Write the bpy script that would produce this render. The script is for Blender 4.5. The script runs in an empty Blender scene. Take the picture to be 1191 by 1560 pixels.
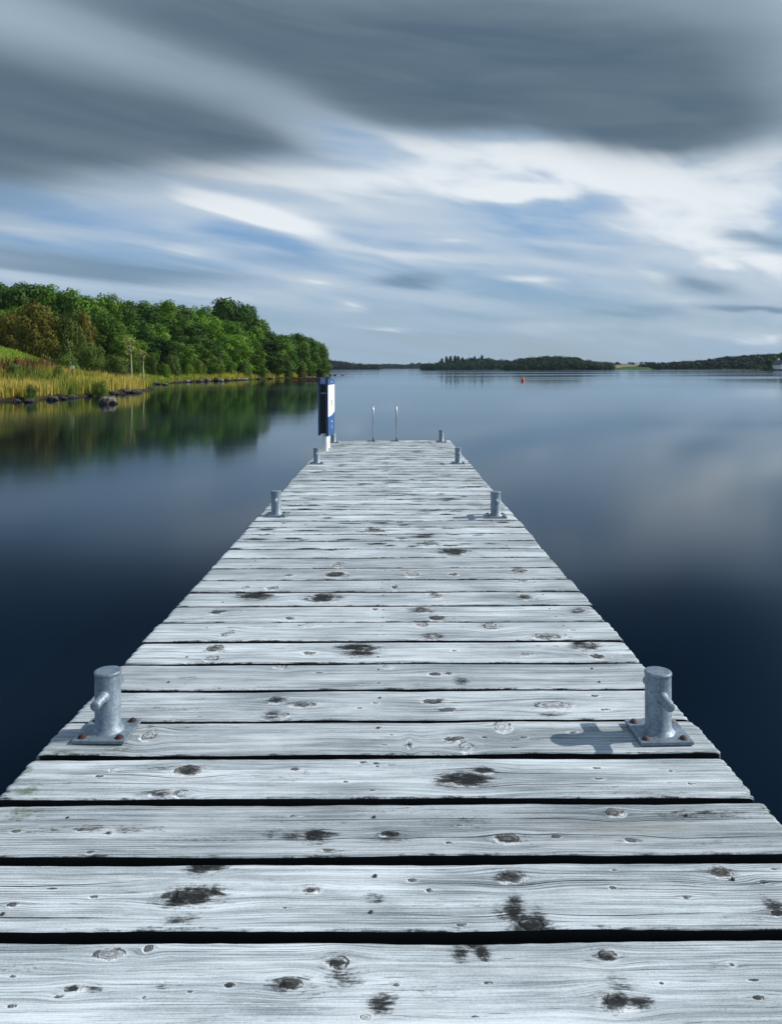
import bpy, bmesh, math, random
import numpy as np
from mathutils import Vector, Matrix, noise as mnoise

R = math.radians
SC = bpy.context.scene
COL = SC.collection
rng = np.random.default_rng(7)
random.seed(7)

# ------------------------------------------------------------------ camera
F = 1200.0            # focal length in photo pixels (photo is 1191 x 1560)
EYE = 1.10            # camera above the deck boards
HZ = 560.0            # horizon row of the photo at its centre column
ROLL = 0.0035
WATER = -0.90         # water level
DECK_SLOPE = -0.0056  # the jetty dips a little towards its far end
cam = bpy.data.cameras.new('camera')
camo = bpy.data.objects.new('camera', cam)
COL.objects.link(camo)
cam.sensor_fit = 'HORIZONTAL'
cam.sensor_width = 36.0
cam.lens = 36.0 * F / 1191.0
cam.shift_y = -(780.0 - HZ) / 1191.0
cam.clip_start = 0.05
cam.clip_end = 20000
camo.location = (0, 0, EYE)
camo.rotation_euler = (R(90), ROLL, 0)
SC.camera = camo

# ------------------------------------------------------------------ light
SUN_EL = R(32.8)
SUN_AZ = math.atan2(0.034, 0.293)           # from +X towards +Y
sd = bpy.data.lights.new('sun', 'SUN')
sd.energy = 5.0
sd.angle = R(0.6)
sd.color = (1.0, 0.965, 0.92)
so = bpy.data.objects.new('sun', sd)
COL.objects.link(so)
sv = Vector((math.cos(SUN_EL) * math.cos(SUN_AZ), math.cos(SUN_EL) * math.sin(SUN_AZ), math.sin(SUN_EL)))
so.rotation_euler = sv.to_track_quat('Z', 'Y').to_euler()
so.location = (30, 0, 30)
SC.view_settings.view_transform = 'Standard'
SC.view_settings.look = 'None'
SC.view_settings.exposure = 0.0
SC.view_settings.gamma = 1.0
SC.cycles.max_bounces = 8
SC.cycles.transparent_max_bounces = 8
SC.cycles.use_denoising = True
SC.cycles.sample_clamp_indirect = 6.0


# ------------------------------------------------------------------ node helper
class NB:
    def __init__(self, nt):
        self.nt = nt

    def n(self, typ, ins=None, **props):
        nd = self.nt.nodes.new(typ)
        for k, v in props.items():
            setattr(nd, k, v)
        for k, v in (ins or {}).items():
            self.put(nd.inputs[k], v)
        return nd

    def put(self, sock, v):
        if isinstance(v, bpy.types.NodeSocket):
            self.nt.links.new(v, sock)
        elif v is not None:
            if sock.type == 'RGBA' and len(v) == 3:
                v = (*v, 1)
            sock.default_value = v

    def m(self, op, a, b=None, c=None, clamp=False):
        nd = self.nt.nodes.new('ShaderNodeMath')
        nd.operation = op
        nd.use_clamp = clamp
        for i, v in enumerate((a, b, c)):
            if v is not None:
                self.put(nd.inputs[i], v)
        return nd.outputs[0]

    def add(self, a, b): return self.m('ADD', a, b)
    def sub(self, a, b): return self.m('SUBTRACT', a, b)
    def mul(self, a, b): return self.m('MULTIPLY', a, b)

    def vec(self, x=0.0, y=0.0, z=0.0):
        return self.n('ShaderNodeCombineXYZ', {0: x, 1: y, 2: z}).outputs[0]

    def noise(self, vec, scale=1.0, detail=2.0, rough=0.5, dist=0.0):
        return self.n('ShaderNodeTexNoise', {'Vector': vec, 'Scale': scale, 'Detail': detail,
                                             'Roughness': rough, 'Distortion': dist}).outputs[0]

    def ss(self, v, lo, hi, a=0.0, b=1.0):
        return self.n('ShaderNodeMapRange', {0: v, 1: lo, 2: hi, 3: a, 4: b}, interpolation_type='SMOOTHSTEP').outputs[0]

    def lin(self, v, lo, hi, a=0.0, b=1.0):
        return self.n('ShaderNodeMapRange', {0: v, 1: lo, 2: hi, 3: a, 4: b}).outputs[0]

    def mix(self, f, a, b, blend='MIX'):
        nd = self.nt.nodes.new('ShaderNodeMix')
        nd.data_type = 'RGBA'
        nd.blend_type = blend
        self.put(nd.inputs[0], f)
        self.put(nd.inputs[6], a)
        self.put(nd.inputs[7], b)
        return nd.outputs[2]

    def attr(self, name):
        return self.n('ShaderNodeAttribute', attribute_name=name).outputs[2]

    def scale(self, col, f):
        nd = self.nt.nodes.new('ShaderNodeVectorMath')
        nd.operation = 'SCALE'
        self.put(nd.inputs[0], col)
        self.put(nd.inputs[3], f)
        return nd.outputs[0]


def s2l(r, g, b):
    f = lambda c: c / 12.92 if c <= 0.04045 else ((c + 0.055) / 1.055) ** 2.4
    return (f(r / 255), f(g / 255), f(b / 255))


# ------------------------------------------------------------------ sky
def sky_angles(x, y):
    az = math.atan((x - 595.5) / F)
    return az, math.atan((HZ - y) / F * math.cos(az))


def build_world():
    w = bpy.data.worlds.new('World')
    SC.world = w
    w.use_nodes = True
    nt = w.node_tree
    nt.nodes.clear()
    b = NB(nt)
    S = 0.1
    out = b.n('ShaderNodeOutputWorld')
    bg = b.n('ShaderNodeBackground', {'Strength': S})
    nt.links.new(bg.outputs[0], out.inputs[0])
    d = b.n('ShaderNodeTexCoord').outputs['Generated']
    sep = b.n('ShaderNodeSeparateXYZ', {0: d})
    x, y, z = sep.outputs
    zc = b.m('MAXIMUM', z, 0.0)
    az = b.m('ARCTAN2', x, y)
    el = b.m('ARCSINE', zc)
    k = b.m('DIVIDE', 1.0, b.add(zc, 0.07))
    A0 = R(35)
    a = b.mul(b.add(b.mul(x, math.sin(A0)), b.mul(y, math.cos(A0))), k)
    c = b.mul(b.sub(b.mul(x, math.cos(A0)), b.mul(y, math.sin(A0))), k)
    st1 = b.noise(b.vec(b.mul(a, 0.28), b.mul(c, 1.25), 1.7), 1.0, 4, 0.5, 0.25)
    st2 = b.noise(b.vec(b.mul(a, 0.30), b.mul(c, 2.3), 8.2), 1.0, 4, 0.5, 0.3)
    st3 = b.noise(b.vec(b.mul(a, 0.5), b.mul(c, 0.9), 4.4), 1.0, 3, 0.5, 0.4)
    azw = b.add(az, b.mul(b.sub(st3, 0.5), 0.10))
    elw = b.add(el, b.add(b.mul(b.sub(st1, 0.5), 0.045), b.mul(b.sub(st2, 0.5), 0.02)))
    v = b.vec(azw, elw, 0.0)

    def blobs(lst):
        tot = None
        for (px, py, rx, ry, slope, amp) in lst:
            a0, e0 = sky_angles(px, py)
            mp = b.n('ShaderNodeMapping', {'Vector': v, 'Location': (a0, e0, 0), 'Rotation': (0, 0, -R(slope)),
                                           'Scale': (rx / F, ry / F, 1)}, vector_type='TEXTURE')
            dt = b.n('ShaderNodeVectorMath', {0: mp.outputs[0], 1: mp.outputs[0]}, operation='DOT_PRODUCT').outputs[1]
            g = b.mul(b.m('EXPONENT', b.mul(dt, -1.0)), amp)
            tot = g if tot is None else b.add(tot, g)
        return tot
    dark = blobs([(110, 160, 320, 70, 3, 1.0), (-80, 190, 220, 75, 0, .9), (320, 195, 130, 36, 10, .75),
                  (560, 60, 440, 70, 8, .95), (760, -10, 420, 40, 2, .5), (850, 140, 300, 66, 8, 1.25), (1010, 200, 130, 40, 3, .95),
                  (640, 160, 160, 30, 9, .55), (1010, 60, 260, 50, 4, .5), (330, 30, 300, 40, 6, .35),
                  (-700, 120, 500, 150, 0, 1.0), (1700, 120, 420, 110, 0, .8)])
    light_in = blobs([(260, 95, 260, 42, 18, .42), (40, 30, 190, 45, 5, .4), (1250, 110, 130, 200, 0, .9),
                      (480, 150, 130, 24, 16, .35), (760, -10, 320, 20, 3, .2)])
    white = blobs([(375, 325, 160, 27, 13, 1.25), (440, 258, 340, 22, 2, .55), (640, 212, 130, 20, 12, .75),
                   (790, 302, 90, 12, 3, .85), (760, 258, 300, 40, 3, .62), (940, 280, 110, 24, 20, .7),
                   (900, 240, 130, 18, 8, .45), (1090, 300, 170, 75, 8, .68), (1040, 365, 150, 26, 12, .55),
                   (1160, 408, 70, 22, 14, .75), (1185, 200, 70, 110, 0, .45), (800, 430, 60, 10, 4, .7),
                   (545, 461, 48, 9, 4, .95), (485, 423, 60, 8, 6, .75), (265, 377, 100, 13, 8, .75),
                   (985, 420, 60, 16, 28, .6), (650, 392, 160, 18, 3, .6), (560, 300, 220, 26, 3, .5), (620, 350, 260, 26, 3, .3), (250, 250, 260, 16, 2, .3), (20, 345, 70, 12, 5, .6),
                   (1030, 472, 170, 26, 3, .4), (1140, 515, 100, 10, 2, .5), (300, 436, 160, 10, 2, .55),
                   (700, 362, 40, 6, 2, .45), (120, 300, 160, 10, 3, .25), (590, 497, 60, 5, 2, .5), (860, 500, 160, 12, 2, .3)])
    grey = blobs([(640, 427, 60, 9, 3, .95), (1050, 430, 60, 16, 10, .8), (60, 388, 220, 18, 3, .75),
                  (1160, 366, 70, 14, 12, .9), (960, 482, 90, 8, 2, .6), (1150, 470, 90, 7, 2, .75),
                  (220, 412, 200, 10, 2, .5), (430, 392, 90, 9, 5, .5), (850, 385, 90, 12, 8, .35)])
    nish = b.n('ShaderNodeTexSky', sky_type='NISHITA', sun_disc=False, sun_elevation=SUN_EL,
               sun_rotation=math.pi / 2 - SUN_AZ, air_density=1.0, dust_density=0.6, ozone_density=1.6).outputs[0]
    L = lambda r, g, bb: tuple(q / S for q in s2l(r, g, bb))
    # clear air: the Nishita sky, settled towards the pale blue seen between the clouds
    ramp = b.mix(b.ss(el, 0.0, 0.22), L(146, 173, 198), L(114, 164, 216))
    base = b.mix(0.72, b.scale(nish, 0.9), ramp)
    # thin veil, streaky, thicker towards the horizon
    hs = b.add(el, b.mul(az, 0.13))
    fine = b.noise(b.vec(b.mul(az, 4.5), b.mul(hs, 34.0), 3.1), 1.0, 4, 0.5, 0.4)
    mid = b.noise(b.vec(b.mul(az, 3.0), b.mul(hs, 15.0), 6.6), 1.0, 3, 0.5, 0.5)
    veil = b.mul(b.ss(b.add(b.mul(b.add(st1, mid), .5), b.mul(b.sub(fine, .5), .5)), 0.32, 0.66), b.ss(el, 0.0, 0.30, 0.85, 0.8))
    base = b.mix(veil, base, b.mix(b.ss(el, 0.02, 0.14), L(160, 184, 205), L(198, 212, 225)))
    base = b.mix(b.mul(b.ss(b.add(grey, b.mul(b.sub(mid, .5), .9)), 0.05, 1.15), .8), base, L(104, 134, 160))
    mot = b.noise(b.vec(b.mul(az, 10.0), b.mul(hs, 24.0), 12.6), 1.0, 3, 0.5, 0.6)
    wt = b.add(white, b.add(b.mul(b.sub(st2, 0.5), 0.5), b.add(b.mul(b.sub(fine, 0.5), 0.6), b.mul(b.sub(mot, 0.5), b.ss(az, -0.1, 0.3, 0.25, 1.25)))))
    wt = b.sub(wt, b.mul(grey, .45))
    wm = b.ss(wt, 0.03, 1.14)
    base = b.mix(b.mul(wm, .97), base, b.mix(b.ss(wm, .45, 1.0), L(198, 211, 222), L(234, 240, 245)))
    tone = b.sub(dark, b.mul(light_in, 0.55))
    tone = b.add(tone, b.add(b.mul(b.sub(st1, 0.5), 0.55), b.add(b.mul(b.sub(st2, .5), .55), b.mul(b.sub(mid, .5), .5))))
    # overhead and out of frame the cloud stays broken
    over = b.mul(b.ss(el, 0.42, 0.6), b.ss(st1, 0.40, 0.62, 0.2, 1.0))
    tone = b.m('MAXIMUM', tone, over)
    dmask = b.ss(b.add(b.add(dark, b.mul(b.sub(st1, 0.5), 0.6)), b.ss(el, 0.27, 0.37, 0.0, 0.55)), 0.0, 1.15)
    dcol = b.mix(b.ss(tone, -0.6, 1.45), L(172, 191, 207), L(84, 105, 122))
    dcol = b.mix(b.mul(b.ss(fine, .3, .75), .16), dcol, L(148, 164, 176))
    base = b.mix(b.mul(dmask, .97), base, dcol)
    # below the horizon: the colour of the horizon air
    nt.links.new(base, bg.inputs[0])


build_world()


# ------------------------------------------------------------------ object helpers
def tag(o, label=None, cat=None, group=None, kind=None):
    if label: o['label'] = label
    if cat: o['category'] = cat
    if group: o['group'] = group
    if kind: o['kind'] = kind
    return o


def empty(name, loc=(0, 0, 0), rz=0.0):
    o = bpy.data.objects.new(name, None)
    o.empty_display_size = 0.2
    o.location = loc
    o.rotation_euler = (0, 0, rz)
    COL.objects.link(o)
    return o


def link_mesh(name, me, mats, parent=None, loc=None):
    for mt in (mats if isinstance(mats, (list, tuple)) else [mats]):
        me.materials.append(mt)
    o = bpy.data.objects.new(name, me)
    COL.objects.link(o)
    if parent: o.parent = parent
    if loc: o.location = loc
    return o


def from_arrays(name, verts, faces, smooth=False, attrs=None, mat_idx=None):
    """faces: (n,k) int array of equal-size polygons, or list of such arrays"""
    me = bpy.data.meshes.new(name)
    fl = faces if isinstance(faces, list) else [faces]
    fl = [np.asarray(f, dtype=np.int32) for f in fl if len(f)]
    verts = np.asarray(verts, dtype=np.float32)
    nl = sum(f.size for f in fl)
    nf = sum(len(f) for f in fl)
    me.vertices.add(len(verts))
    me.vertices.foreach_set('co', verts.ravel())
    me.loops.add(nl)
    me.loops.foreach_set('vertex_index', np.concatenate([f.ravel() for f in fl]))
    me.polygons.add(nf)
    sizes = np.concatenate([np.full(len(f), f.shape[1], dtype=np.int32) for f in fl])
    starts = np.concatenate([[0], np.cumsum(sizes)[:-1]]).astype(np.int32)
    me.polygons.foreach_set('loop_start', starts)
    if mat_idx is not None:
        me.polygons.foreach_set('material_index', np.asarray(mat_idx, dtype=np.int32))
    if smooth is not False:
        sm = np.full(nf, bool(smooth)) if isinstance(smooth, bool) else np.asarray(smooth, bool)
        me.polygons.foreach_set('use_smooth', sm)
    for k, arr in (attrs or {}).items():
        at = me.attributes.new(k, 'FLOAT', 'POINT')
        at.data.foreach_set('value', np.asarray(arr, dtype=np.float32))
    me.update(calc_edges=True)
    me.validate()
    return me


def bm_mesh(name, bm, smooth=False):
    me = bpy.data.meshes.new(name)
    bm.normal_update()
    bm.to_mesh(me)
    bm.free()
    if smooth:
        me.polygons.foreach_set('use_smooth', np.ones(len(me.polygons), bool))
    return me


def bm_box(bm, x0, x1, y0, y1, z0, z1, bevel=0.0, M=None):
    r = bmesh.ops.create_cube(bm, size=1.0)
    vs = r['verts']
    for v in vs:
        v.co = Vector(((x0 + x1) / 2 + v.co.x * (x1 - x0), (y0 + y1) / 2 + v.co.y * (y1 - y0), (z0 + z1) / 2 + v.co.z * (z1 - z0)))
    if M: bmesh.ops.transform(bm, matrix=M, verts=vs)
    if bevel:
        es = list({e for v in vs for e in v.link_edges})
        bmesh.ops.bevel(bm, geom=es, offset=bevel, segments=2, affect='EDGES', profile=0.6)


def bm_lathe(bm, prof, segs=24, M=None):
    """prof: list of (r, z) from bottom to top; r = 0 closes the end"""
    rings = []
    for r, z in prof:
        if r <= 1e-6:
            rings.append([bm.verts.new((0, 0, z))])
        else:
            rings.append([bm.verts.new((r * math.cos(2 * math.pi * i / segs), r * math.sin(2 * math.pi * i / segs), z)) for i in range(segs)])
    for A, B in zip(rings, rings[1:]):
        for i in range(segs):
            j = (i + 1) % segs
            if len(A) == 1 and len(B) == 1: continue
            if len(A) == 1: bm.faces.new((A[0], B[j], B[i]))
            elif len(B) == 1: bm.faces.new((A[i], A[j], B[0]))
            else: bm.faces.new((A[i], A[j], B[j], B[i]))
    if M: bmesh.ops.transform(bm, matrix=M, verts=[v for rg in rings for v in rg])


def bm_tube(bm, pts, radii, segs=8, cap=True):
    pts = [Vector(p) for p in pts]
    if not isinstance(radii, (list, tuple)): radii = [radii] * len(pts)
    rings = []
    up = Vector((0.13, 0.31, 0.94))
    for i, p in enumerate(pts):
        t = (pts[min(i + 1, len(pts) - 1)] - pts[max(i - 1, 0)]).normalized()
        a = t.cross(up)
        if a.length < 0.05: a = t.cross(Vector((1, 0, 0)))
        a.normalize()
        bb = t.cross(a)
        rings.append([bm.verts.new(p + radii[i] * (math.cos(2 * math.pi * k / segs) * a + math.sin(2 * math.pi * k / segs) * bb)) for k in range(segs)])
    for A, B in zip(rings, rings[1:]):
        for k in range(segs):
            j = (k + 1) % segs
            bm.faces.new((A[k], A[j], B[j], B[k]))
    if cap:
        bm.faces.new(rings[0][::-1])
        bm.faces.new(rings[-1])


def copy_tree(o, parent=None):
    c = o.copy()
    COL.objects.link(c)
    c.parent = parent
    for ch in list(o.children):
        copy_tree(ch, c)
    return c


ORD = ['first', 'second', 'third', 'fourth', 'fifth', 'sixth', 'seventh', 'eighth', 'ninth', 'tenth', 'eleventh', 'twelfth',
       'thirteenth', 'fourteenth', 'fifteenth', 'sixteenth', 'seventeenth', 'eighteenth', 'nineteenth', 'twentieth',
       'twenty-first', 'twenty-second', 'twenty-third', 'twenty-fourth', 'twenty-fifth', 'twenty-sixth']


def at(px, py, Y):
    """photo pixel at depth Y -> world point (undoing the slight roll)"""
    py = py - ROLL * (px - 595.5)
    return Vector(((px - 595.5) / F * Y, Y, EYE + (HZ - py) / F * Y))


def on_deck(px, py):
    Y = EYE * F / (py - 566.7 - ROLL * (px - 595.5))
    return (px - 595.5) / F * Y, Y


def on_water(px, py):
    d = py - ROLL * (px - 595.5) - HZ
    Y = (EYE - WATER) * F / d
    return (px - 595.5) / F * Y, Y


# ------------------------------------------------------------------ materials
def new_mat(name):
    m = bpy.data.materials.new(name)
    m.use_nodes = True
    m.node_tree.nodes.clear()
    b = NB(m.node_tree)
    out = b.n('ShaderNodeOutputMaterial')
    return m, b, out


def principled(b, out, **ins):
    names = {'color': 'Base Color', 'rough': 'Roughness', 'metal': 'Metallic', 'normal': 'Normal', 'ior': 'IOR', 'spec': 'Specular IOR Level'}
    p = b.n('ShaderNodeBsdfPrincipled', {names.get(k, k): v for k, v in ins.items()})
    b.nt.links.new(p.outputs[0], out.inputs[0])
    return p


def objco(b):
    return b.n('ShaderNodeTexCoord').outputs['Object']


def mat_wood():
    m, b, out = new_mat('weathered_boards')
    co = objco(b)
    sp = b.n('ShaderNodeSeparateXYZ', {0: co})
    x, y, z = sp.outputs
    vv, knot, kd, stain_shade, moss, pid, crk, crm = [b.attr(n) for n in ('vv', 'knot', 'kdark', 'stain_shade', 'moss', 'pid', 'crk', 'crm')]
    px = b.add(x, b.mul(pid, 37.0))
    g1 = b.noise(b.vec(b.mul(px, 2.2), b.mul(vv, 75.0), b.mul(pid, 11.0)), 1, 6, 0.62)
    g2 = b.noise(b.vec(b.mul(px, 0.5), b.mul(vv, 26.0), b.mul(pid, 5.0)), 1, 3, 0.5)
    g3 = b.noise(b.vec(b.mul(px, 9.0), b.mul(vv, 420.0), b.mul(pid, 3.0)), 1, 3, 0.6)
    ring = b.m('SINE', b.add(b.mul(vv, 780.0), b.mul(g2, 20.0)))
    ring = b.ss(ring, 0.25, 1.0)
    ringm = b.mul(ring, b.ss(b.noise(b.vec(b.mul(px, 1.3), b.mul(vv, 9.0), 2.0), 1, 3), 0.40, 0.66))
    blot = b.noise(b.vec(b.mul(px, 2.4), b.mul(y, 5.0), 1.0), 1, 4, 0.55)
    tiny = b.noise(co, 230.0, 2, 0.6)
    val = b.add(b.add(b.mul(g1, 0.62), b.mul(g3, 0.34)), b.mul(blot, 0.46))
    val = b.sub(val, b.mul(ringm, 0.15))
    val = b.add(val, b.mul(b.sub(tiny, 0.5), 0.16))
    t = b.ss(val, 0.46, 0.90)
    col = b.mix(t, (0.145, 0.178, 0.195), (0.69, 0.74, 0.755))
    col = b.scale(col, b.lin(b.noise(b.vec(b.mul(pid, 30.0), 3.3, 0.7), 1.0, 0), 0.25, 0.75, 0.80, 1.12))
    # broad weathering: darker damp drifts and paler rubbed patches
    wth = b.noise(b.vec(b.mul(px, 1.6), b.mul(y, 9.0), b.mul(pid, 4.0)), 1, 5, .62)
    col = b.mix(b.mul(b.ss(wth, 0.50, 0.72), .62), col, (0.205, 0.24, 0.25))
    col = b.mix(b.mul(b.ss(wth, 0.46, 0.28), .35), col, (0.76, 0.78, 0.775))
    # a warm tan cast in places
    col = b.mix(b.mul(b.ss(b.noise(b.vec(b.mul(px, 1.1), b.mul(y, 14.0), 9.0), 1, 3), 0.58, 0.78), 0.25), col, (0.48, 0.44, 0.36))
    # weathered dark fibre lines and short checks
    fn = b.noise(b.vec(b.mul(px, 3.2), b.mul(vv, 210.0), b.mul(pid, 21.0)), 1, 4, 0.65)
    fib = b.mul(b.ss(fn, 0.60, 0.74), b.ss(b.noise(b.vec(b.mul(px, 2.0), b.mul(y, 8.0), 5.0), 1, 2), 0.36, 0.56))
    chk = b.ss(b.noise(b.vec(b.mul(px, 13.0), b.mul(vv, 300.0), b.mul(pid, 7.0)), 1, 2, 0.5), 0.69, 0.76)
    fib = b.m('MAXIMUM', fib, chk)
    col = b.mix(b.mul(fib, 0.68), col, (0.07, 0.076, 0.076))
    flk = b.mul(b.ss(b.noise(co, 330.0, 2, .5), 0.64, 0.72), b.ss(wth, .44, .6))
    col = b.mix(b.mul(flk, .6), col, (0.06, 0.066, 0.066))
    # pale sapwood swelling round the knots
    col = b.mix(b.mul(b.mul(b.ss(knot, -1.1, -0.2), b.ss(kd, 0.0, .5)), b.mul(b.ss(blot, .4, .6), .5)), col, (0.70, 0.715, 0.70))
    # knots
    kv = b.vec(b.mul(px, 1.0), b.mul(vv, 1.7), pid)
    kn1 = b.noise(kv, 34.0, 3, .6)
    kn2 = b.noise(b.vec(b.mul(px, 60.0), b.mul(vv, 190.0), pid), 1, 3, .65)
    kn = b.add(knot, b.add(b.mul(b.sub(kn1, 0.5), 1.1), b.mul(b.sub(kn2, 0.5), 0.9)))
    kbody = b.mul(b.ss(kn, 0.02, 0.34), b.lin(kd, 0, 1, .55, .96))
    krings = b.m('SINE', b.add(b.mul(knot, 13.0), b.mul(kn1, 9.0)))
    klight = b.mix(b.ss(krings, -0.6, 0.9), (0.34, 0.33, 0.32), (0.72, 0.73, 0.73))
    kdarkc = b.mix(b.ss(b.add(b.mul(krings, .3), kn2), 0.35, 0.95), (0.006, 0.007, 0.007), (0.075, 0.072, 0.068))
    kcol = b.mix(kd, klight, kdarkc)
    col = b.mix(kbody, col, kcol)
    # checks radiating and ringing through the knot
    rk = b.ss(b.noise(b.vec(b.mul(px, 160.0), b.mul(y, 160.0), 2.0), 1, 2, .5, 1.5), 0.60, 0.68)
    col = b.mix(b.mul(b.mul(rk, b.ss(kn, -.1, .2)), .8), col, (0.012, 0.012, 0.012))
    kline = b.mul(b.ss(kn, -0.20, 0.04), b.ss(kn, 0.08, 0.30, 1.0, 0.0))
    kline = b.mul(kline, b.ss(kn1, 0.40, 0.58))
    col = b.mix(b.mul(kline, 0.85), col, (0.02, 0.021, 0.02))
    cres = b.mul(b.mul(b.ss(kn1, .30, .5), b.mul(b.ss(kn, -.50, -.12), b.ss(kn, .0, .3, 1.0, 0.0))), b.ss(b.attr('kdy'), -.1, -.8))
    col = b.mix(b.mul(cres, .8), col, (0.78, 0.80, 0.80))
    # black algae stains and painted edge shade, gritty and drawn out along the grain
    sn = b.add(b.mul(b.noise(b.vec(b.mul(px, 20.0), b.mul(vv, 190.0), 3.0), 1, 5, 0.70), 0.80), b.mul(b.noise(co, 120.0, 3, .65), 0.30))
    stain_shade = b.mul(stain_shade, b.lin(b.noise(b.vec(b.mul(px, 14.0), b.mul(y, 24.0), 1.3), 1, 3, .6, 1.2), .3, .7, .62, 1.45))
    sm = b.ss(b.add(b.mul(stain_shade, 0.95), b.mul(b.sub(sn, 0.55), 2.0)), 0.26, 0.72)
    sm = b.mul(sm, b.ss(stain_shade, 0.02, 0.2))
    col = b.mix(b.mul(sm, 0.93), col, b.mix(b.ss(tiny, .4, .7), (0.010, 0.011, 0.011), (0.042, 0.046, 0.044)))
    dark_fill = b.ss(b.add(stain_shade, b.mul(b.sub(sn, 0.55), 1.2)), 0.62, 0.95)
    col = b.mix(b.mul(dark_fill, 0.9), col, (0.010, 0.011, 0.011))
    # moss
    mm = b.ss(b.add(moss, b.mul(b.sub(b.noise(co, 45.0, 4, .65), 0.5), 1.5)), 0.45, 0.95)
    mm = b.mul(mm, b.ss(sn, .38, .62))
    col = b.mix(b.mul(mm, 0.8), col, b.mix(tiny, (0.028, 0.052, 0.012), (0.10, 0.14, 0.045)))
    # drying cracks
    ck = b.m('ABSOLUTE', crk)
    wd = b.mul(crm, b.lin(b.noise(b.vec(b.mul(px, 9.0), 0, 0), 1, 2), 0.2, 0.8, 0.0002, 0.0021))
    ckm = b.mul(b.ss(b.sub(ck, wd), -0.0004, 0.0007, 1.0, 0.0), b.ss(crm, 0.1, 0.3))
    col = b.mix(b.mul(ckm, 0.92), col, (0.02, 0.02, 0.02))
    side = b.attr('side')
    col = b.mix(side, col, (0.010, 0.011, 0.011))  # shade of the gaps painted near-black onto the plank sides
    h = b.add(b.mul(g1, 0.5), b.mul(g3, 0.35))
    h = b.sub(h, b.mul(ringm, 0.25))
    h = b.sub(h, b.mul(fib, 0.35))
    h = b.sub(h, b.mul(ckm, 1.1))
    h = b.sub(h, b.mul(kline, 0.6))
    h = b.add(h, b.mul(kbody, 0.25))
    bump = b.n('ShaderNodeBump', {'Strength': 0.95, 'Distance': 0.004, 'Height': h}).outputs[0]
    principled(b, out, color=col, rough=0.82, spec=0.25, normal=bump)
    return m


def mat_beam():
    m, b, out = new_mat('old_beam_timber')
    co = objco(b)
    n = b.noise(co, 9.0, 4)
    col = b.mix(n, (0.045, 0.042, 0.035), (0.13, 0.12, 0.10))
    principled(b, out, color=col, rough=0.9, spec=.2)
    return m


def mat_galv():
    m, b, out = new_mat('galvanised_steel')
    co = objco(b)
    vor = b.n('ShaderNodeTexVoronoi', {'Vector': co, 'Scale': 150.0}).outputs['Color']
    spx = b.n('ShaderNodeSeparateColor', {0: vor}).outputs[0]
    n1 = b.noise(co, 24.0, 4, .6)
    n2 = b.noise(b.n('ShaderNodeMapping', {'Vector': co, 'Scale': (60, 60, 9)}).outputs[0], 1.0, 4, .65)
    t = b.add(b.mul(n1, 0.6), b.add(b.mul(spx, 0.18), b.mul(n2, 0.35)))
    col = b.mix(b.ss(t, 0.35, 0.82), (0.13, 0.175, 0.215), (0.29, 0.35, 0.40))
    run = b.noise(b.n('ShaderNodeMapping', {'Vector': co, 'Scale': (110, 110, 5)}).outputs[0], 1.0, 3, .6)
    col = b.mix(b.mul(b.ss(run, .54, .72), .55), col, (0.085, 0.105, 0.125))
    rustm = b.mul(b.ss(run, .58, .74), b.ss(b.noise(co, 18.0, 3, .6), .52, .66))
    col = b.mix(b.mul(rustm, .5), col, (0.16, 0.085, 0.05))
    white = b.ss(b.noise(co, 55.0, 5, .7), 0.60, 0.74)
    col = b.mix(b.mul(white, 0.35), col, (0.52, 0.56, 0.59))
    grime = b.ss(b.noise(co, 12.0, 4, .7), 0.56, 0.75)
    col = b.mix(b.mul(grime, 0.5), col, (0.10, 0.12, 0.13))
    bump = b.n('ShaderNodeBump', {'Strength': 0.25, 'Distance': 0.002, 'Height': b.add(n1, n2)}).outputs[0]
    principled(b, out, color=col, metal=0.45, rough=b.lin(n1, .2, .8, 0.42, 0.66), normal=bump)
    return m


def mat_simple(name, c0, c1=None, scale=20.0, rough=0.6, metal=0.0, spec=.5, bump=0.0):
    m, b, out = new_mat(name)
    co = objco(b)
    n = b.noise(co, scale, 4, .6)
    col = b.mix(b.ss(n, .3, .7), c0, c1 or tuple(q * 1.25 for q in c0))
    kw = {}
    if bump:
        kw['normal'] = b.n('ShaderNodeBump', {'Strength': 0.6, 'Distance': bump, 'Height': n}).outputs[0]
    principled(b, out, color=col, rough=rough, metal=metal, spec=spec, **kw)
    return m


def mat_foliage(name, dark, lit, hue=(0.6, 0.98), trans=0.22):
    m, b, out = new_mat(name)
    lv = b.attr('lv')
    rnd = b.n('ShaderNodeObjectInfo').outputs['Random']
    col = b.mix(lv, dark, lit)
    col = b.mix(b.mul(b.ss(rnd, 0.0, 1.0), 0.5), col, (lit[0] * hue[1], lit[1] * 0.95, lit[2] * .6))
    col = b.scale(col, b.lin(b.m('FRACT', b.mul(rnd, 7.31)), 0, 1, 0.66, 1.42))
    p = b.n('ShaderNodeBsdfPrincipled', {'Base Color': col, 'Roughness': 0.6, 'Specular IOR Level': 0.12})
    tr = b.n('ShaderNodeBsdfTranslucent', {'Color': b.scale(col, 1.3)})
    mx = b.n('ShaderNodeMixShader', {0: trans, 1: p.outputs[0], 2: tr.outputs[0]})
    b.nt.links.new(mx.outputs[0], out.inputs[0])
    return m


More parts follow.
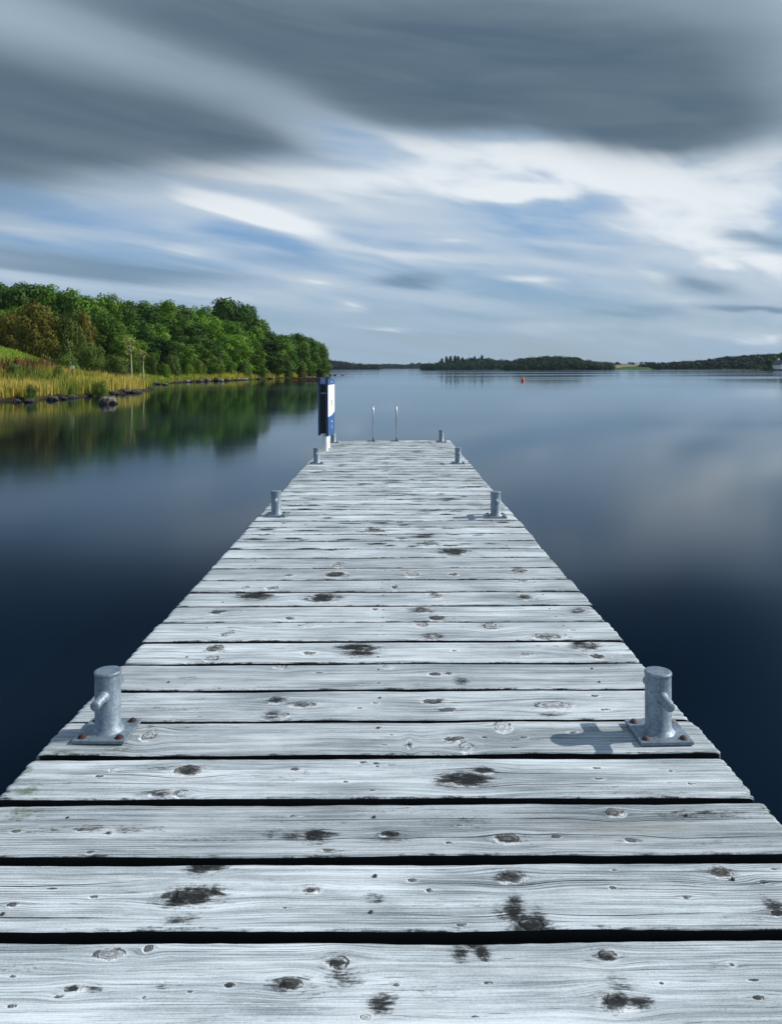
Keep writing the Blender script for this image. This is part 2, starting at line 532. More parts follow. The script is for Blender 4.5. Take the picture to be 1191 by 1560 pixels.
def mat_grass(name, stops):
    m, b, out = new_mat(name)
    lv = b.attr('lv')
    r = b.n('ShaderNodeValToRGB', {0: lv})
    el = r.color_ramp.elements
    el[0].position, el[0].color = stops[0][0], (*stops[0][1], 1)
    el[1].position, el[1].color = stops[-1][0], (*stops[-1][1], 1)
    for p, c in stops[1:-1]:
        e = el.new(p)
        e.color = (*c, 1)
    p = b.n('ShaderNodeBsdfPrincipled', {'Base Color': r.outputs[0], 'Roughness': 0.7, 'Specular IOR Level': 0.2})
    tr = b.n('ShaderNodeBsdfTranslucent', {'Color': r.outputs[0]})
    mx = b.n('ShaderNodeMixShader', {0: 0.3, 1: p.outputs[0], 2: tr.outputs[0]})
    b.nt.links.new(mx.outputs[0], out.inputs[0])
    return m


def mat_rock(name, c0, c1, lich):
    m, b, out = new_mat(name)
    co = objco(b)
    n = b.noise(co, 2.5, 6, .65)
    n2 = b.noise(co, 7.0, 4, .6)
    col = b.mix(b.ss(n, .35, .68), c0, c1)
    col = b.mix(b.mul(b.ss(n2, .56, .7), .7), col, lich)
    # waterline: wet and dark low down
    wz = b.n('ShaderNodeSeparateXYZ', {0: b.n('ShaderNodeNewGeometry').outputs['Position']}).outputs[2]
    wet = b.ss(b.add(wz, b.mul(b.sub(n2, .5), .2)), WATER + 0.08, WATER + 0.24, 1.0, 0.0)
    col = b.mix(b.mul(wet, .8), col, (0.018, 0.016, 0.013))
    bump = b.n('ShaderNodeBump', {'Strength': 0.8, 'Distance': 0.06, 'Height': b.add(n, n2)}).outputs[0]
    principled(b, out, color=col, rough=0.8, spec=.3, normal=bump)
    return m


def mat_water():
    m, b, out = new_mat('lake_water')
    co = b.n('ShaderNodeNewGeometry').outputs['Position']
    sp = b.n('ShaderNodeSeparateXYZ', {0: co})
    x, y, z = sp.outputs
    # long slow swell, smoothed out by the long exposure
    n1 = b.noise(b.vec(b.mul(x, 0.25), b.mul(y, 0.6), 0), 1, 3, .5)
    bump = b.n('ShaderNodeBump', {'Strength': 0.15, 'Distance': 0.010, 'Height': n1}).outputs[0]
    band = b.noise(b.vec(b.mul(x, 0.004), b.mul(y, 0.022), 4.0), 1, 4, .6)
    rough = b.lin(b.ss(band, 0.45, 0.70), 0, 1, 0.055, 0.12)
    dist = b.m('SQRT', b.add(b.mul(x, x), b.mul(y, y)))
    rough = b.m('MAXIMUM', rough, b.ss(dist, 4.0, 30.0, 0.125, 0.055))
    fr = b.n('ShaderNodeFresnel', {'IOR': 1.23, 'Normal': bump}).outputs[0]
    gl = b.n('ShaderNodeBsdfGlossy', {'Color': b.mix(b.ss(fr, 0.03, 0.40), (0.24, 0.44, 0.70), (0.84, 0.93, 1.0)), 'Roughness': rough, 'Normal': bump}, distribution='GGX')
    df = b.n('ShaderNodeBsdfDiffuse', {'Color': (0.0006, 0.0026, 0.0065, 1)})
    mx = b.n('ShaderNodeMixShader', {0: fr, 1: df.outputs[0], 2: gl.outputs[0]})
    b.nt.links.new(mx.outputs[0], out.inputs[0])
    return m


def mat_land():
    m, b, out = new_mat('bank_turf')
    co = objco(b)
    fld = b.attr('field')
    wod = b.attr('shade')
    n = b.noise(co, 0.35, 5, .6)
    n2 = b.noise(co, 3.0, 4, .65)
    t = b.add(b.mul(n, .6), b.mul(n2, .4))
    rough = b.mix(b.ss(t, .38, .62), (0.060, 0.095, 0.018), (0.24, 0.19, 0.045))
    stripe = b.noise(b.n('ShaderNodeMapping', {'Vector': co, 'Scale': (0.15, 0.9, 1)}).outputs[0], 1.0, 3, .6)
    field = b.mix(b.ss(b.add(b.mul(stripe, .7), b.mul(n2, .3)), .35, .65), (0.115, 0.225, 0.024), (0.20, 0.33, 0.055))
    col = b.mix(fld, rough, field)
    col = b.mix(b.attr('mud'), col, (0.022, 0.018, 0.012))
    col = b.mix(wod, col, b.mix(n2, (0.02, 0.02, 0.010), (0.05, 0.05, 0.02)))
    bump = b.n('ShaderNodeBump', {'Strength': 0.7, 'Distance': 0.15, 'Height': n2}).outputs[0]
    principled(b, out, color=col, rough=0.95, spec=.1, normal=bump)
    return m


def mat_farland(name, c0, c1, scale):
    m, b, out = new_mat(name)
    co = b.n('ShaderNodeNewGeometry').outputs['Position']
    n = b.noise(co, scale, 4, .6)
    principled(b, out, color=b.mix(b.ss(n, .35, .65), c0, c1), rough=.95, spec=.1)
    return m


M_wood = mat_wood()
M_beam = mat_beam()
M_galv = mat_galv()
M_screw = mat_simple('dull_screw_steel', (0.03, 0.028, 0.026), (0.09, 0.07, 0.06), 300, .6, .3)
M_rust = mat_simple('rusty_bolt', (0.032, 0.017, 0.013), (0.088, 0.044, 0.032), 160, .85, .1, .2, .001)
M_bolt = mat_simple('dark_bolt', (0.045, 0.035, 0.035), (0.12, 0.09, 0.085), 160, .7, .3, .3, .001)
M_green1 = mat_foliage('broadleaf_foliage', (0.014, 0.045, 0.006), (0.135, 0.250, 0.026))
M_green2 = mat_foliage('dark_foliage', (0.010, 0.034, 0.006), (0.088, 0.178, 0.022))
M_olive = mat_foliage('olive_foliage', (0.046, 0.052, 0.010), (0.130, 0.130, 0.026), (0.6, 1.2))
M_pale = mat_foliage('pale_foliage', (0.12, 0.14, 0.035), (0.30, 0.30, 0.09), (0.6, 1.1))
M_shrub = mat_foliage('shrub_foliage', (0.032, 0.062, 0.012), (0.12, 0.17, 0.035))
M_far = mat_foliage('far_foliage', (0.008, 0.022, 0.012), (0.022, 0.048, 0.020))
M_bark = mat_simple('bark', (0.035, 0.030, 0.022), (0.09, 0.08, 0.06), 6, .9, 0, .2, .03)
M_palebark = mat_simple('pale_bark', (0.24, 0.22, 0.12), (0.42, 0.38, 0.22), 6, .85, 0, .2, .02)
M_rock = mat_rock('wet_dark_rock', (0.030, 0.027, 0.022), (0.11, 0.10, 0.085), (0.16, 0.13, 0.075))
M_rockpale = mat_rock('pale_rock', (0.10, 0.095, 0.085), (0.34, 0.32, 0.29), (0.48, 0.46, 0.42))
M_rocktan = mat_rock('tan_rock', (0.07, 0.060, 0.045), (0.27, 0.225, 0.16), (0.36, 0.30, 0.20))
M_reed = mat_grass('golden_reeds', [(0.0, (0.070, 0.130, 0.018)), (0.3, (0.20, 0.24, 0.030)), (0.6, (0.46, 0.36, 0.055)), (1.0, (0.66, 0.50, 0.17))])
M_bank = mat_grass('bank_grass', [(0.0, (0.13, 0.23, 0.026)), (0.5, (0.30, 0.31, 0.035)), (1.0, (0.52, 0.38, 0.05))])
M_bracken = mat_grass('dead_bracken', [(0.0, (0.05, 0.030, 0.012)), (0.6, (0.15, 0.080, 0.028)), (1.0, (0.30, 0.20, 0.07))])
M_water = mat_water()
M_land = mat_land()
M_hill = mat_farland('hill_ground', (0.010, 0.022, 0.010), (0.022, 0.040, 0.016), .05)
M_hillblue = mat_farland('distant_hill', (0.02, 0.04, 0.03), (0.04, 0.06, 0.04), .01)
M_field = mat_farland('far_field', (0.036, 0.075, 0.024), (0.06, 0.10, 0.032), .06)
M_stubble = mat_farland('far_stubble', (0.16, 0.15, 0.085), (0.24, 0.21, 0.12), .06)
M_white = mat_simple('white_paint', (0.72, 0.72, 0.71), (0.80, 0.80, 0.79), 12, .5)
M_signwhite = mat_simple('sign_white', (0.78, 0.79, 0.80), (0.82, 0.83, 0.84), 6, .4)
M_blue = mat_simple('sign_blue', (0.018, 0.075, 0.22), (0.026, 0.095, 0.26), 6, .4)
M_navy = mat_simple('sign_back', (0.012, 0.035, 0.10), (0.016, 0.045, 0.12), 6, .5)
M_shade_fill = mat_simple('gap_shade_black', (0.006, 0.007, 0.008), (0.012, 0.013, 0.015), 8, .6)
M_ink = mat_simple('sign_ink', (0.10, 0.13, 0.20), (0.14, 0.17, 0.25), 6, .5)
M_steel = mat_simple('stainless_steel', (0.48, 0.50, 0.52), (0.60, 0.62, 0.64), 40, .28, .9)
M_darkplate = mat_simple('dark_base_plate', (0.06, 0.065, 0.07), (0.12, 0.125, 0.13), 30, .6, .4)
M_orange = mat_simple('orange_buoy', (0.62, 0.075, 0.02), (0.70, 0.11, 0.03), 5, .45)
M_slate = mat_simple('slate_roof', (0.05, 0.055, 0.065), (0.09, 0.095, 0.11), 3, .7)
M_glass = mat_simple('dark_window', (0.015, 0.02, 0.03), (0.03, 0.035, 0.045), 3, .15)
M_redwood = mat_simple('red_brown_timber', (0.11, 0.035, 0.018), (0.24, 0.085, 0.04), 3, .85, 0, .2, .02)
M_greytimber = mat_simple('grey_timber', (0.20, 0.18, 0.15), (0.42, 0.38, 0.32), 4, .85, 0, .2, .02)

# ------------------------------------------------------------------ water
def build_water():
    rings = [0, 4, 10, 25, 60, 140, 320, 700, 1500, 2600, 4200]
    bm = bmesh.new()
    prev = [bm.verts.new((0, 0, 0))]
    n = 64
    for r in rings[1:]:
        cur = [bm.verts.new((r * math.cos(2 * math.pi * i / n), r * math.sin(2 * math.pi * i / n), 0)) for i in range(n)]
        for i in range(n):
            j = (i + 1) % n
            if len(prev) == 1: bm.faces.new((prev[0], cur[i], cur[j]))
            else: bm.faces.new((prev[i], cur[i], cur[j], prev[j]))
        prev = cur
    o = link_mesh('water', bm_mesh('water', bm), M_water, None, (0, 0, WATER))
    tag(o, 'calm dark blue lake water around the jetty', 'water', kind='structure')


build_water()

# ------------------------------------------------------------------ jetty
XL, XR = -1.021, 0.946
GAPS = [1.538, 1.779, 2.019, 2.259, 2.489, 2.728, 2.974, 3.220, 3.466, 3.707, 3.941, 4.173, 4.421, 4.663, 4.907, 5.130, 5.348, 5.586]
GAPW = [.0245, .026, .024, .027, .015, .013, .019, .019, .014, .012, .016, .010, .013, .012, .012, .016, .009, .018]
while GAPS[-1] < 12.45:
    GAPS.append(GAPS[-1] + 0.2395 + rng.uniform(-.006, .006))
    GAPW.append(float(rng.uniform(.007, .019)))
END_Y = 12.66
GAPS[-1] = min(GAPS[-1], END_Y - 0.05)
while GAPS[0] > -0.6:
    GAPS.insert(0, GAPS[0] - 0.2415)
    GAPW.insert(0, 0.02)

# knots and stains read off the boards: (x, y, rx, ry, darkness, staining)
KNOTS = [(108, 1503, 15, 11, .9, .5), (163, 1450, 22, 8, .5, .35), (222, 1443, 8, 9, .9, .3), (440, 1498, 18, 14, .8, .7), (512, 1465, 14, 10, .2, .6),
         (346, 1500, 9, 6, 1, .3), (553, 1550, 8, 5, .3, .2), (718, 1437, 9, 8, 1, .8), (921, 1457, 16, 13, .8, .6), (938, 1528, 20, 13, .9, .6),
         (1112, 1473, 7, 6, .9, .3), (1152, 1525, 10, 6, .9, .4), (600, 1499, 5, 4, .8, .1), (18, 1483, 8, 4, .5, .3), (285, 1510, 6, 4, .9, .2), (215, 1518, 5, 4, .8, .1), (405, 1531, 5, 3, 1, 0), (1005, 1500, 6, 4, .9, .1),
         (17, 1373, 10, 6, .9, .3), (290, 1362, 28, 11, .9, .9), (320, 1317, 16, 7, .2, .8), (470, 1355, 14, 8, .9, .5), (775, 1336, 20, 9, .9, .6), (805, 1411, 18, 9, .2, .9),
         (651, 1355, 6, 5, .8, .3), (1042, 1370, 7, 5, .8, .4), (1093, 1330, 16, 8, .9, .5), (1160, 1347, 8, 5, .8, .3), (625, 1340, 8, 4, .7, .2), (140, 1362, 7, 4, .6, .2), (930, 1355, 6, 4, .6, .2), (700, 1410, 8, 5, .7, .4), (1180, 1395, 10, 8, .7, .7),
         (480, 1268, 12, 6, .8, 1.), (590, 1270, 14, 7, .9, .8), (770, 1279, 17, 7, .9, .5), (845, 1277, 8, 4, .9, .2), (932, 1240, 14, 6, .8, .5), (960, 1282, 14, 6, .6, .4), (500, 1294, 12, 4, .6, .5),
         (135, 1296, 7, 4, .5, .2), (120, 1262, 8, 4, .8, .3), (165, 1266, 7, 4, .4, .2), (25, 1262, 12, 4, .8, .3), (680, 1285, 6, 3, .9, .1), (700, 1258, 9, 3, .6, .4),
         (283, 1172, 21, 7, .9, .5), (245, 1208, 20, 5, .6, .6), (275, 1208, 10, 5, .1, .5), (447, 1172, 11, 4, .9, .2), (706, 1190, 22, 9, .9, 1.), (735, 1176, 14, 5, .9, .6), (550, 1162, 7, 3, .9, 0), (570, 1164, 6, 3, .9, 0),
         (525, 1192, 8, 3, .9, .2), (567, 1206, 7, 3, .9, 0), (905, 1172, 7, 3, .8, 0), (910, 1189, 9, 3, .8, .2), (1020, 1177, 6, 3, .7, 0), (1050, 1197, 7, 3, .7, .1), (172, 1170, 6, 3, 0, 0), (150, 1180, 9, 3, .6, .3),
         (225, 1117, 10, 8, .3, .4), (762, 1108, 12, 8, .1, .3), (708, 1138, 10, 8, 0, .4), (690, 1125, 13, 4, .8, .5), (622, 1133, 4, 9, .7, .5), (575, 1107, 6, 2.5, .9, 0), (595, 1118, 5, 2, .9, 0), (735, 1124, 6, 2.5, .9, .1), (795, 1126, 7, 3, .8, .1), (870, 1118, 8, 3, .8, .1),
         (420, 1064, 12, 5, .8, .6), (460, 1072, 16, 4, .7, .5), (428, 1088, 10, 4, 0, .4), (660, 1068, 16, 4, .9, .5), (680, 1081, 13, 3, .8, .4), (840, 1076, 26, 6, .15, .4), (905, 1062, 9, 3, .8, .2), (920, 1083, 8, 3, .8, .1), (570, 1070, 6, 2, .8, 0), (545, 1078, 5, 2, .8, 0),
         (660, 1028, 9, 4, .9, .3), (680, 1027, 8, 3.5, .9, .3), (425, 1014, 9, 4, 0, .3), (540, 1044, 6, 3, .5, .2), (590, 1016, 8, 3, .1, .1), (485, 1024, 7, 2, .8, 0), (575, 1041, 6, 2, .8, 0),
         (325, 986, 12, 5, .6, .5), (320, 1001, 10, 4, .1, .4), (540, 985, 16, 4, .8, .8), (548, 994, 16, 4, .8, .7), (888, 984, 14, 6, .3, .7), (908, 1002, 9, 4, .9, .4), (470, 994, 9, 3, .8, .2), (692, 992, 7, 2, .7, .1), (800, 998, 9, 3, .6, .1),
         (346, 964, 8, 5, .2, .4), (470, 952, 14, 3, 0, .2), (640, 952, 8, 5, .1, .4), (657, 970, 13, 4, .2, .5), (745, 955, 9, 5, .1, .4), (830, 971, 18, 4, .1, .5), (870, 962, 6, 2, .7, .1),
         (330, 931, 11, 3, .8, .4), (440, 941, 7, 4, .7, .5), (640, 930, 13, 4, .7, .6), (663, 942, 11, 4, .9, .4), (880, 933, 8, 4, .5, .6), (570, 928, 6, 3, .6, .2),
         (388, 906, 16, 4, .8, .8), (490, 910, 16, 5, .8, .8), (800, 911, 9, 4, .8, .6), (662, 908, 9, 4, .4, .5), (250, 913, 14, 3, .6, .4),
         (372, 895, 6, 3, .2, .3), (413, 895, 8, 3, .5, .4), (600, 895, 5, 6, .5, .4), (795, 886, 6, 3, .2, .4), (510, 875, 13, 4, .8, .6), (515, 860, 8, 4, .2, .4), (440, 875, 7, 2, .8, .2), (690, 841, 15, 4, .8, .8), (790, 871, 10, 3, .5, .5), (690, 876, 7, 2, .8, .3), (625, 875, 9, 4, .2, .3),
         (570, 808, 14, 3, .7, .5), (650, 829, 14, 3, .2, .5), (505, 836, 10, 3, .7, .5), (610, 820, 8, 2, .8, .4)]
# smudges without a knot: (x, y, rx, ry, amount)
STAINS = [(520, 1485, 32, 24, .55), (470, 1512, 25, 14, .5), (578, 1528, 24, 18, .8), (697, 1449, 16, 15, .75), (732, 1451, 16, 14, .85), (970, 1530, 26, 14, .7), (938, 1500, 26, 20, .5), (140, 1503, 20, 10, .5), (250, 1500, 30, 14, .35),
          (265, 1370, 22, 12, .8), (325, 1355, 18, 10, .8), (300, 1320, 22, 12, .9), (275, 1400, 34, 16, .5), (567, 1367, 20, 13, .6), (783, 1388, 18, 26, .95), (815, 1398, 16, 18, .8), (760, 1395, 14, 20, .5), (1180, 1388, 22, 18, .8), (470, 1350, 22, 8, .4), (1090, 1340, 20, 8, .4),
          (440, 1270, 44, 7, .75), (480, 1272, 30, 12, .8), (410, 1268, 18, 9, .7), (590, 1272, 30, 11, .7), (300, 1275, 90, 6, .45), (700, 1250, 90, 8, .35), (770, 1283, 24, 8, .45), (500, 1252, 120, 5, .3), (40, 1240, 40, 14, .35),
          (706, 1190, 32, 12, 1.0), (735, 1178, 24, 8, .5), (265, 1208, 40, 8, .5), (430, 1188, 40, 6, .4), (470, 1178, 60, 5, .35),
          (622, 1133, 6, 12, .5), (895, 1107, 20, 6, .3), (412, 1085, 16, 8, .7), (838, 1090, 26, 5, .6), (700, 1038, 14, 7, .8), (560, 988, 26, 8, .7), (888, 990, 20, 6, .5), (490, 912, 22, 8, .7), (388, 908, 28, 7, .7), (640, 934, 20, 6, .5), (690, 842, 20, 5, .7), (240, 840, 30, 4, .2)]
MOSSY = [(40, 1202, 26, 9, 1.1), (38, 1170, 16, 7, 1.), (30, 1235, 40, 18, .8), (95, 1143, 25, 5, .9), (175, 1138, 40, 5, .8), (650, 1255, 14, 6, .7), (225, 1105, 8, 12, .8), (60, 1130, 30, 6, .5), (560, 1395, 25, 12, .35)]


def noise1(n, seed, knots):
    r = np.random.default_rng(seed)
    xs = np.linspace(0, 1, knots)
    return np.interp(np.linspace(0, 1, n), xs, r.uniform(-1, 1, knots))


def build_deck(parent):
    V, FQ, SM, MI = [], [], [], []
    ATT = {k: [] for k in ('kdy', 'vv', 'knot', 'kdark', 'stain_shade', 'moss', 'pid', 'crk', 'crm', 'side')}
    base = 0
    kn = []
    for (px, py, rx, ry, kd, st) in KNOTS:
        X, Y = on_deck(px, py)
        kn.append((X, Y, rx * Y / F, ry * Y * Y / (EYE * F), kd, st))
    stn = []
    for (px, py, rx, ry, am) in STAINS:
        X, Y = on_deck(px, py)
        stn.append((X, Y, rx * Y / F, ry * Y * Y / (EYE * F), am))
    mos = []
    for (px, py, rx, ry, am) in MOSSY:
        X, Y = on_deck(px, py)
        mos.append((X, Y, rx * Y / F, ry * Y * Y / (EYE * F), am))
    gw_ = [max(.019, g * 1.15) if k < 9 else max(.0195, g * 1.25) for k, g in enumerate(GAPW)]
    spans = list(zip(GAPS, GAPS[1:] + [END_Y + .01], gw_, gw_[1:] + [0.0]))
    screws = []
    for i, (ga, gb, wa, wb) in enumerate(spans):
        y0, y1 = ga + wa / 2, gb - wb / 2
        Yc = (y0 + y1) / 2
        w = y1 - y0
        sp = max(0.005, 0.0034 * Yc)
        nx = int((XR - XL) / sp)
        ny = max(10, int(w / max(0.0048, 0.0030 * Yc)))
        r = np.random.default_rng(100 + i)
        vs = np.concatenate([[0, 0.003, 0.008], np.linspace(0.012, w - 0.012, ny - 5), [w - 0.008, w - 0.003, w]])
        nv = len(vs)
        xl = XL + r.uniform(-.006, .006)
        xr = XR + r.uniform(-.006, .007)
        # ragged ends
        rag = lambda s, a: a * noise1(nv, s, 22) + a * .8 * np.maximum(0, noise1(nv, s + 1, 9)) ** 2
        xlv = xl + rag(300 + i * 4, .005)
        xrv = xr - np.abs(rag(302 + i * 4, .008))
        if i % 3 != 1:      # a split-off corner here and there on the right-hand end
            cut = r.uniform(.003, .013)
            side = r.integers(0, 2)
            t = vs / w if side else 1 - vs / w
            xrv = xrv - cut * np.clip((t - .72) / .28, 0, 1) ** 1.5
        sx = np.concatenate([[0, 0.003, 0.008], np.linspace(0.014, 1.0, nx - 3)])
        xx0 = np.concatenate([[0, .0015, .004], np.linspace(.007, 1 - .007, nx - 5), [1 - .004, 1 - .0015, 1]])
        nxx = len(xx0)
        Xg = xlv[None, :] + (xrv - xlv)[None, :] * xx0[:, None]           # (nx, nv)
        wob0 = .0022 * noise1(nxx, 500 + i, 14) + .0010 * noise1(nxx, 600 + i, 70)
        wob1 = .0022 * noise1(nxx, 700 + i, 14) + .0010 * noise1(nxx, 800 + i, 70)
        tv = vs / w
        Yg = y0 + vs[None, :] + wob0[:, None] * (1 - tv)[None, :] + wob1[:, None] * tv[None, :]
        q_ = 1.0 if Yc < 3 else .35
        dz = r.uniform(-.002, .002) * q_
        tilt = r.uniform(-.003, .003) * q_
        cup = r.uniform(-.003, .001) * q_
        Zg = np.full_like(Xg, dz) + (tilt * (tv - .5) + cup * (1 - (2 * tv - 1) ** 2))[None, :] + (.0025 * q_) * noise1(nxx, 900 + i, 8)[:, None]
        edge = np.minimum(vs, w - vs)
        chamf = np.interp(edge, [0, .003, .008, .012], [-.0045, -.0014, -.0002, 0])
        ex = np.minimum(Xg - xlv[None, :], xrv[None, :] - Xg)
        chx = np.interp(ex, [0, .004, .012, .05], [-.006, -.002, -.0006, 0])
        Zg = Zg + chamf[None, :] + chx
        Zg = Zg + DECK_SLOPE * Yg
        # attributes
        vvv = Yg.copy() + r.uniform(0, 5)
        knot = np.full_like(Xg, -3.0)
        kdk = np.zeros_like(Xg)
        kdy = np.zeros_like(Xg)
        stain_shade = np.zeros_like(Xg)
        mine = [((k[0], k[1], k[2] * .85, k[3] * .62, max(k[4], .85), k[5]) if k[2] < .022 and k[4] > .3 else k) for k in kn if y0 - .02 < k[1] < y1 + .02]
        rnd_n = 3 if Yc < 5 else r.integers(4, 8)
        if Yc < 1.3 or Yc > 4.8:
            for _ in range(rnd_n):
                big = r.random() < .5
                rr = r.uniform(.012, .026) if big else r.uniform(.005, .010)
                mine.append((r.uniform(XL + .1, XR - .1), r.uniform(y0 + .02, y1 - .02), rr * r.uniform(1, 2.2), rr * r.uniform(.6, 1.0), r.uniform(0, 1) ** .6, r.uniform(.2, 1.0)))
        else:
            for _ in range(5):
                rr = r.uniform(.002, .0042)
                mine.append((r.uniform(XL + .1, XR - .1), r.uniform(y0 + .02, y1 - .02), rr * r.uniform(2, 5), rr, r.uniform(.6, 1), r.uniform(0, .35)))
        vw = Yg.copy()
        for (kx, ky, krx, kry, kdark, kst) in mine:
            if Yc > 2.9: kst = kst * 1.2
            dx, dy = Xg - kx, Yg - ky
            e = (dx / (krx * 2.8)) ** 2 + (dy / (kry * 2.2)) ** 2
            vw -= dy * .78 * np.exp(-e)
            d = np.sqrt((dx / krx) ** 2 + (dy / kry) ** 2)
            f = 1 - d
            up = f > knot
            knot = np.where(up, f, knot)
            kdk = np.where(up, kdark, kdk)
            kdy = np.where(up, dy / kry + .4 * dx / krx * (1 if kx * 1000 % 2 > 1 else -1), kdy)
            if kst > 0:
                sx_, sy_ = krx * 1.9 + .010, kry * 1.5 + .004
                ds = (dx / sx_) ** 2 + (dy / sy_) ** 2
                stain_shade = np.maximum(stain_shade, kst * np.exp(-ds) * 1.0)
        for (kx, ky, krx, kry, am) in stn:
            if ky < y0 - .1 or ky > y1 + .1: continue
            stain_shade = np.maximum(stain_shade, am * np.exp(-((Xg - kx) / krx) ** 2 * .8 - ((Yg - ky) / kry) ** 2 * .8))
        if Yc > 4.8 or Yc < 1.3:
            for _ in range(r.integers(5, 10)):
                kx, ky = r.uniform(XL, XR), r.uniform(y0, y1)
                stain_shade = np.maximum(stain_shade, r.uniform(.6, 1.35) * np.exp(-((Xg - kx) / r.uniform(.03, .12)) ** 2 - ((Yg - ky) / r.uniform(.012, .035)) ** 2))
        # thin dirt lying in drifts along the boards
        for _ in range(r.integers(4, 8)):
            kx, ky = r.uniform(XL, XR), r.uniform(y0, y1)
            stain_shade = np.maximum(stain_shade, r.uniform(.22, .50) * np.exp(-((Xg - kx) / r.uniform(.06, .35)) ** 2 - ((Yg - ky) / r.uniform(.006, .03)) ** 2))
        # grime along the ends; gap shade painted in along the long edges
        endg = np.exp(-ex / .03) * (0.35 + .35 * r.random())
        stain_shade = np.maximum(stain_shade, endg * .8)
        edge_shade = np.exp(-edge / (.005 + .0011 * Yc))[None, :] * (.28 + min(.5, .06 * Yc) + .28 * noise1(nxx, 1100 + i, 30))[:, None]
        stain_shade = np.maximum(stain_shade, edge_shade)
        moss = (np.exp(-edge / .012)[None, :] * np.clip(.12 + .5 * noise1(nxx, 1300 + i, 24), 0, 1)[:, None]) * np.clip((Yc - 2) / 6, 0.08, 1.0) * 1.35
        moss = np.maximum(moss, np.exp(-ex / .08) * np.clip(.2 + .5 * noise1(nxx, 1400 + i, 60), 0, 1)[:, None] * np.clip(.3 + Yc / 12, 0, .9))
        if Yc > 9.5:
            moss = np.maximum(moss, .75 * np.exp(-(Xg - XL) / .35) * r.uniform(.4, 1))
        for (kx, ky, krx, kry, am) in mos:
            if ky < y0 - .1 or ky > y1 + .1: continue
            moss = np.maximum(moss, am * np.exp(-((Xg - kx) / krx) ** 2 - ((Yg - ky) / kry) ** 2))
        # two drying cracks per plank, following the warped grain
        c0, c1 = y0 + w * r.uniform(.2, .45), y0 + w * r.uniform(.55, .82)
        crk = (vw - c0) + (.010 * noise1(nxx, 1500 + i, 9))[:, None]
        crk2 = (vw - c1) + (.008 * noise1(nxx, 1550 + i, 9))[:, None]
        crk = np.where(np.abs(crk) < np.abs(crk2), crk, crk2)
        cm = np.clip(noise1(nxx, 1600 + i, 9) * 1.6 + .15, 0, 1)[:, None] * np.ones_like(Xg)
        grid = np.arange(nxx * nv).reshape(nxx, nv) + base
        V.append(np.stack([Xg, Yg, Zg], -1).reshape(-1, 3))
        n_top = nxx * nv
        q = np.stack([grid[:-1, :-1], grid[1:, :-1], grid[1:, 1:], grid[:-1, 1:]], -1).reshape(-1, 4)
        FQ.append(q)
        SM.append(np.ones(len(q), bool))
        MI.append(np.zeros(len(q), int))
        fields = dict(kdy=kdy, vv=vw + i * .731, knot=knot, kdark=kdk, stain_shade=stain_shade, moss=moss, pid=np.full_like(Xg, r.random()), crk=crk, crm=cm, side=np.zeros_like(Xg))
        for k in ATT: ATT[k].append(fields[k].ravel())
        base += n_top
        # skirts: boundary loop copied, and copied lower
        loop = np.concatenate([np.arange(nxx) * nv, (nxx - 1) * nv + np.arange(1, nv), (np.arange(nxx - 2, -1, -1)) * nv + nv - 1, np.arange(nv - 2, 0, -1)])
        P = np.stack([Xg, Yg, Zg], -1).reshape(-1, 3)[loop]
        nlp = len(loop)
        low = P.copy()
        low[:, 2] -= .044
        V.append(np.concatenate([P, low]))
        a = np.arange(nlp)
        bnx = (a + 1) % nlp
        q = np.stack([a, a + nlp, bnx + nlp, bnx], -1) + base
        FQ.append(q)
        SM.append(np.zeros(len(q), bool))
        MI.append(np.zeros(len(q), int))
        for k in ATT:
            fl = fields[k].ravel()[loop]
            if k == 'stain_shade': fl = np.maximum(fl, .5)  # skirts darkened further, part of the painted gap shade
            if k == 'side': fl = np.clip(1.0 - .6 * (np.minimum(np.abs(P[:, 0] - xl), np.abs(P[:, 0] - xr)) < .006), 0, 1)  # painted gap shade: full on the long sides, weaker on the end faces
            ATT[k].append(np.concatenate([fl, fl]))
        base += 2 * nlp
        # screws over the three stringers
        for sxp in (-.80, -.045, .735):
            for tvv in (.26, .76):
                if r.random() < .55: continue
                screws.append((sxp + r.uniform(-.012, .012), y0 + w * tvv + r.uniform(-.008, .008), i))
    # screw heads as shallow domes
    for (sx_, sy_, i) in screws:
        if any(abs(sx_ - bx) < .1 and abs(sy_ - by) < .1 for bx, by in ((-.869, 2.406), (.80, 2.38))): continue
        seg = 10
        zz = DECK_SLOPE * sy_
        ang = np.arange(seg) * 2 * np.pi / seg
        rr = .0045
        ring0 = np.stack([sx_ + rr * np.cos(ang), sy_ + rr * np.sin(ang), np.full(seg, zz - .008)], -1)
        ring1 = np.stack([sx_ + rr * .95 * np.cos(ang), sy_ + rr * .95 * np.sin(ang), np.full(seg, zz + .0012)], -1)
        ring2 = np.stack([sx_ + rr * .55 * np.cos(ang), sy_ + rr * .55 * np.sin(ang), np.full(seg, zz + .0019)], -1)
        top = np.array([[sx_, sy_, zz + .0014]] * seg)
        V.append(np.concatenate([ring0, ring1, ring2, top]))
        a = np.arange(seg)
        n_ = (a + 1) % seg
        for l in range(3):
            q = np.stack([a + l * seg, n_ + l * seg, n_ + (l + 1) * seg, a + (l + 1) * seg], -1) + base
            FQ.append(q)
            SM.append(np.ones(len(q), bool))
            MI.append(np.ones(len(q), int))
        for k in ATT: ATT[k].append(np.zeros(4 * seg))
        base += 4 * seg
    me = from_arrays('deck', np.concatenate(V), np.concatenate(FQ), np.concatenate(SM), {k: np.concatenate(v) for k, v in ATT.items()}, np.concatenate(MI))
    return link_mesh('deck', me, [M_wood, M_screw], parent)


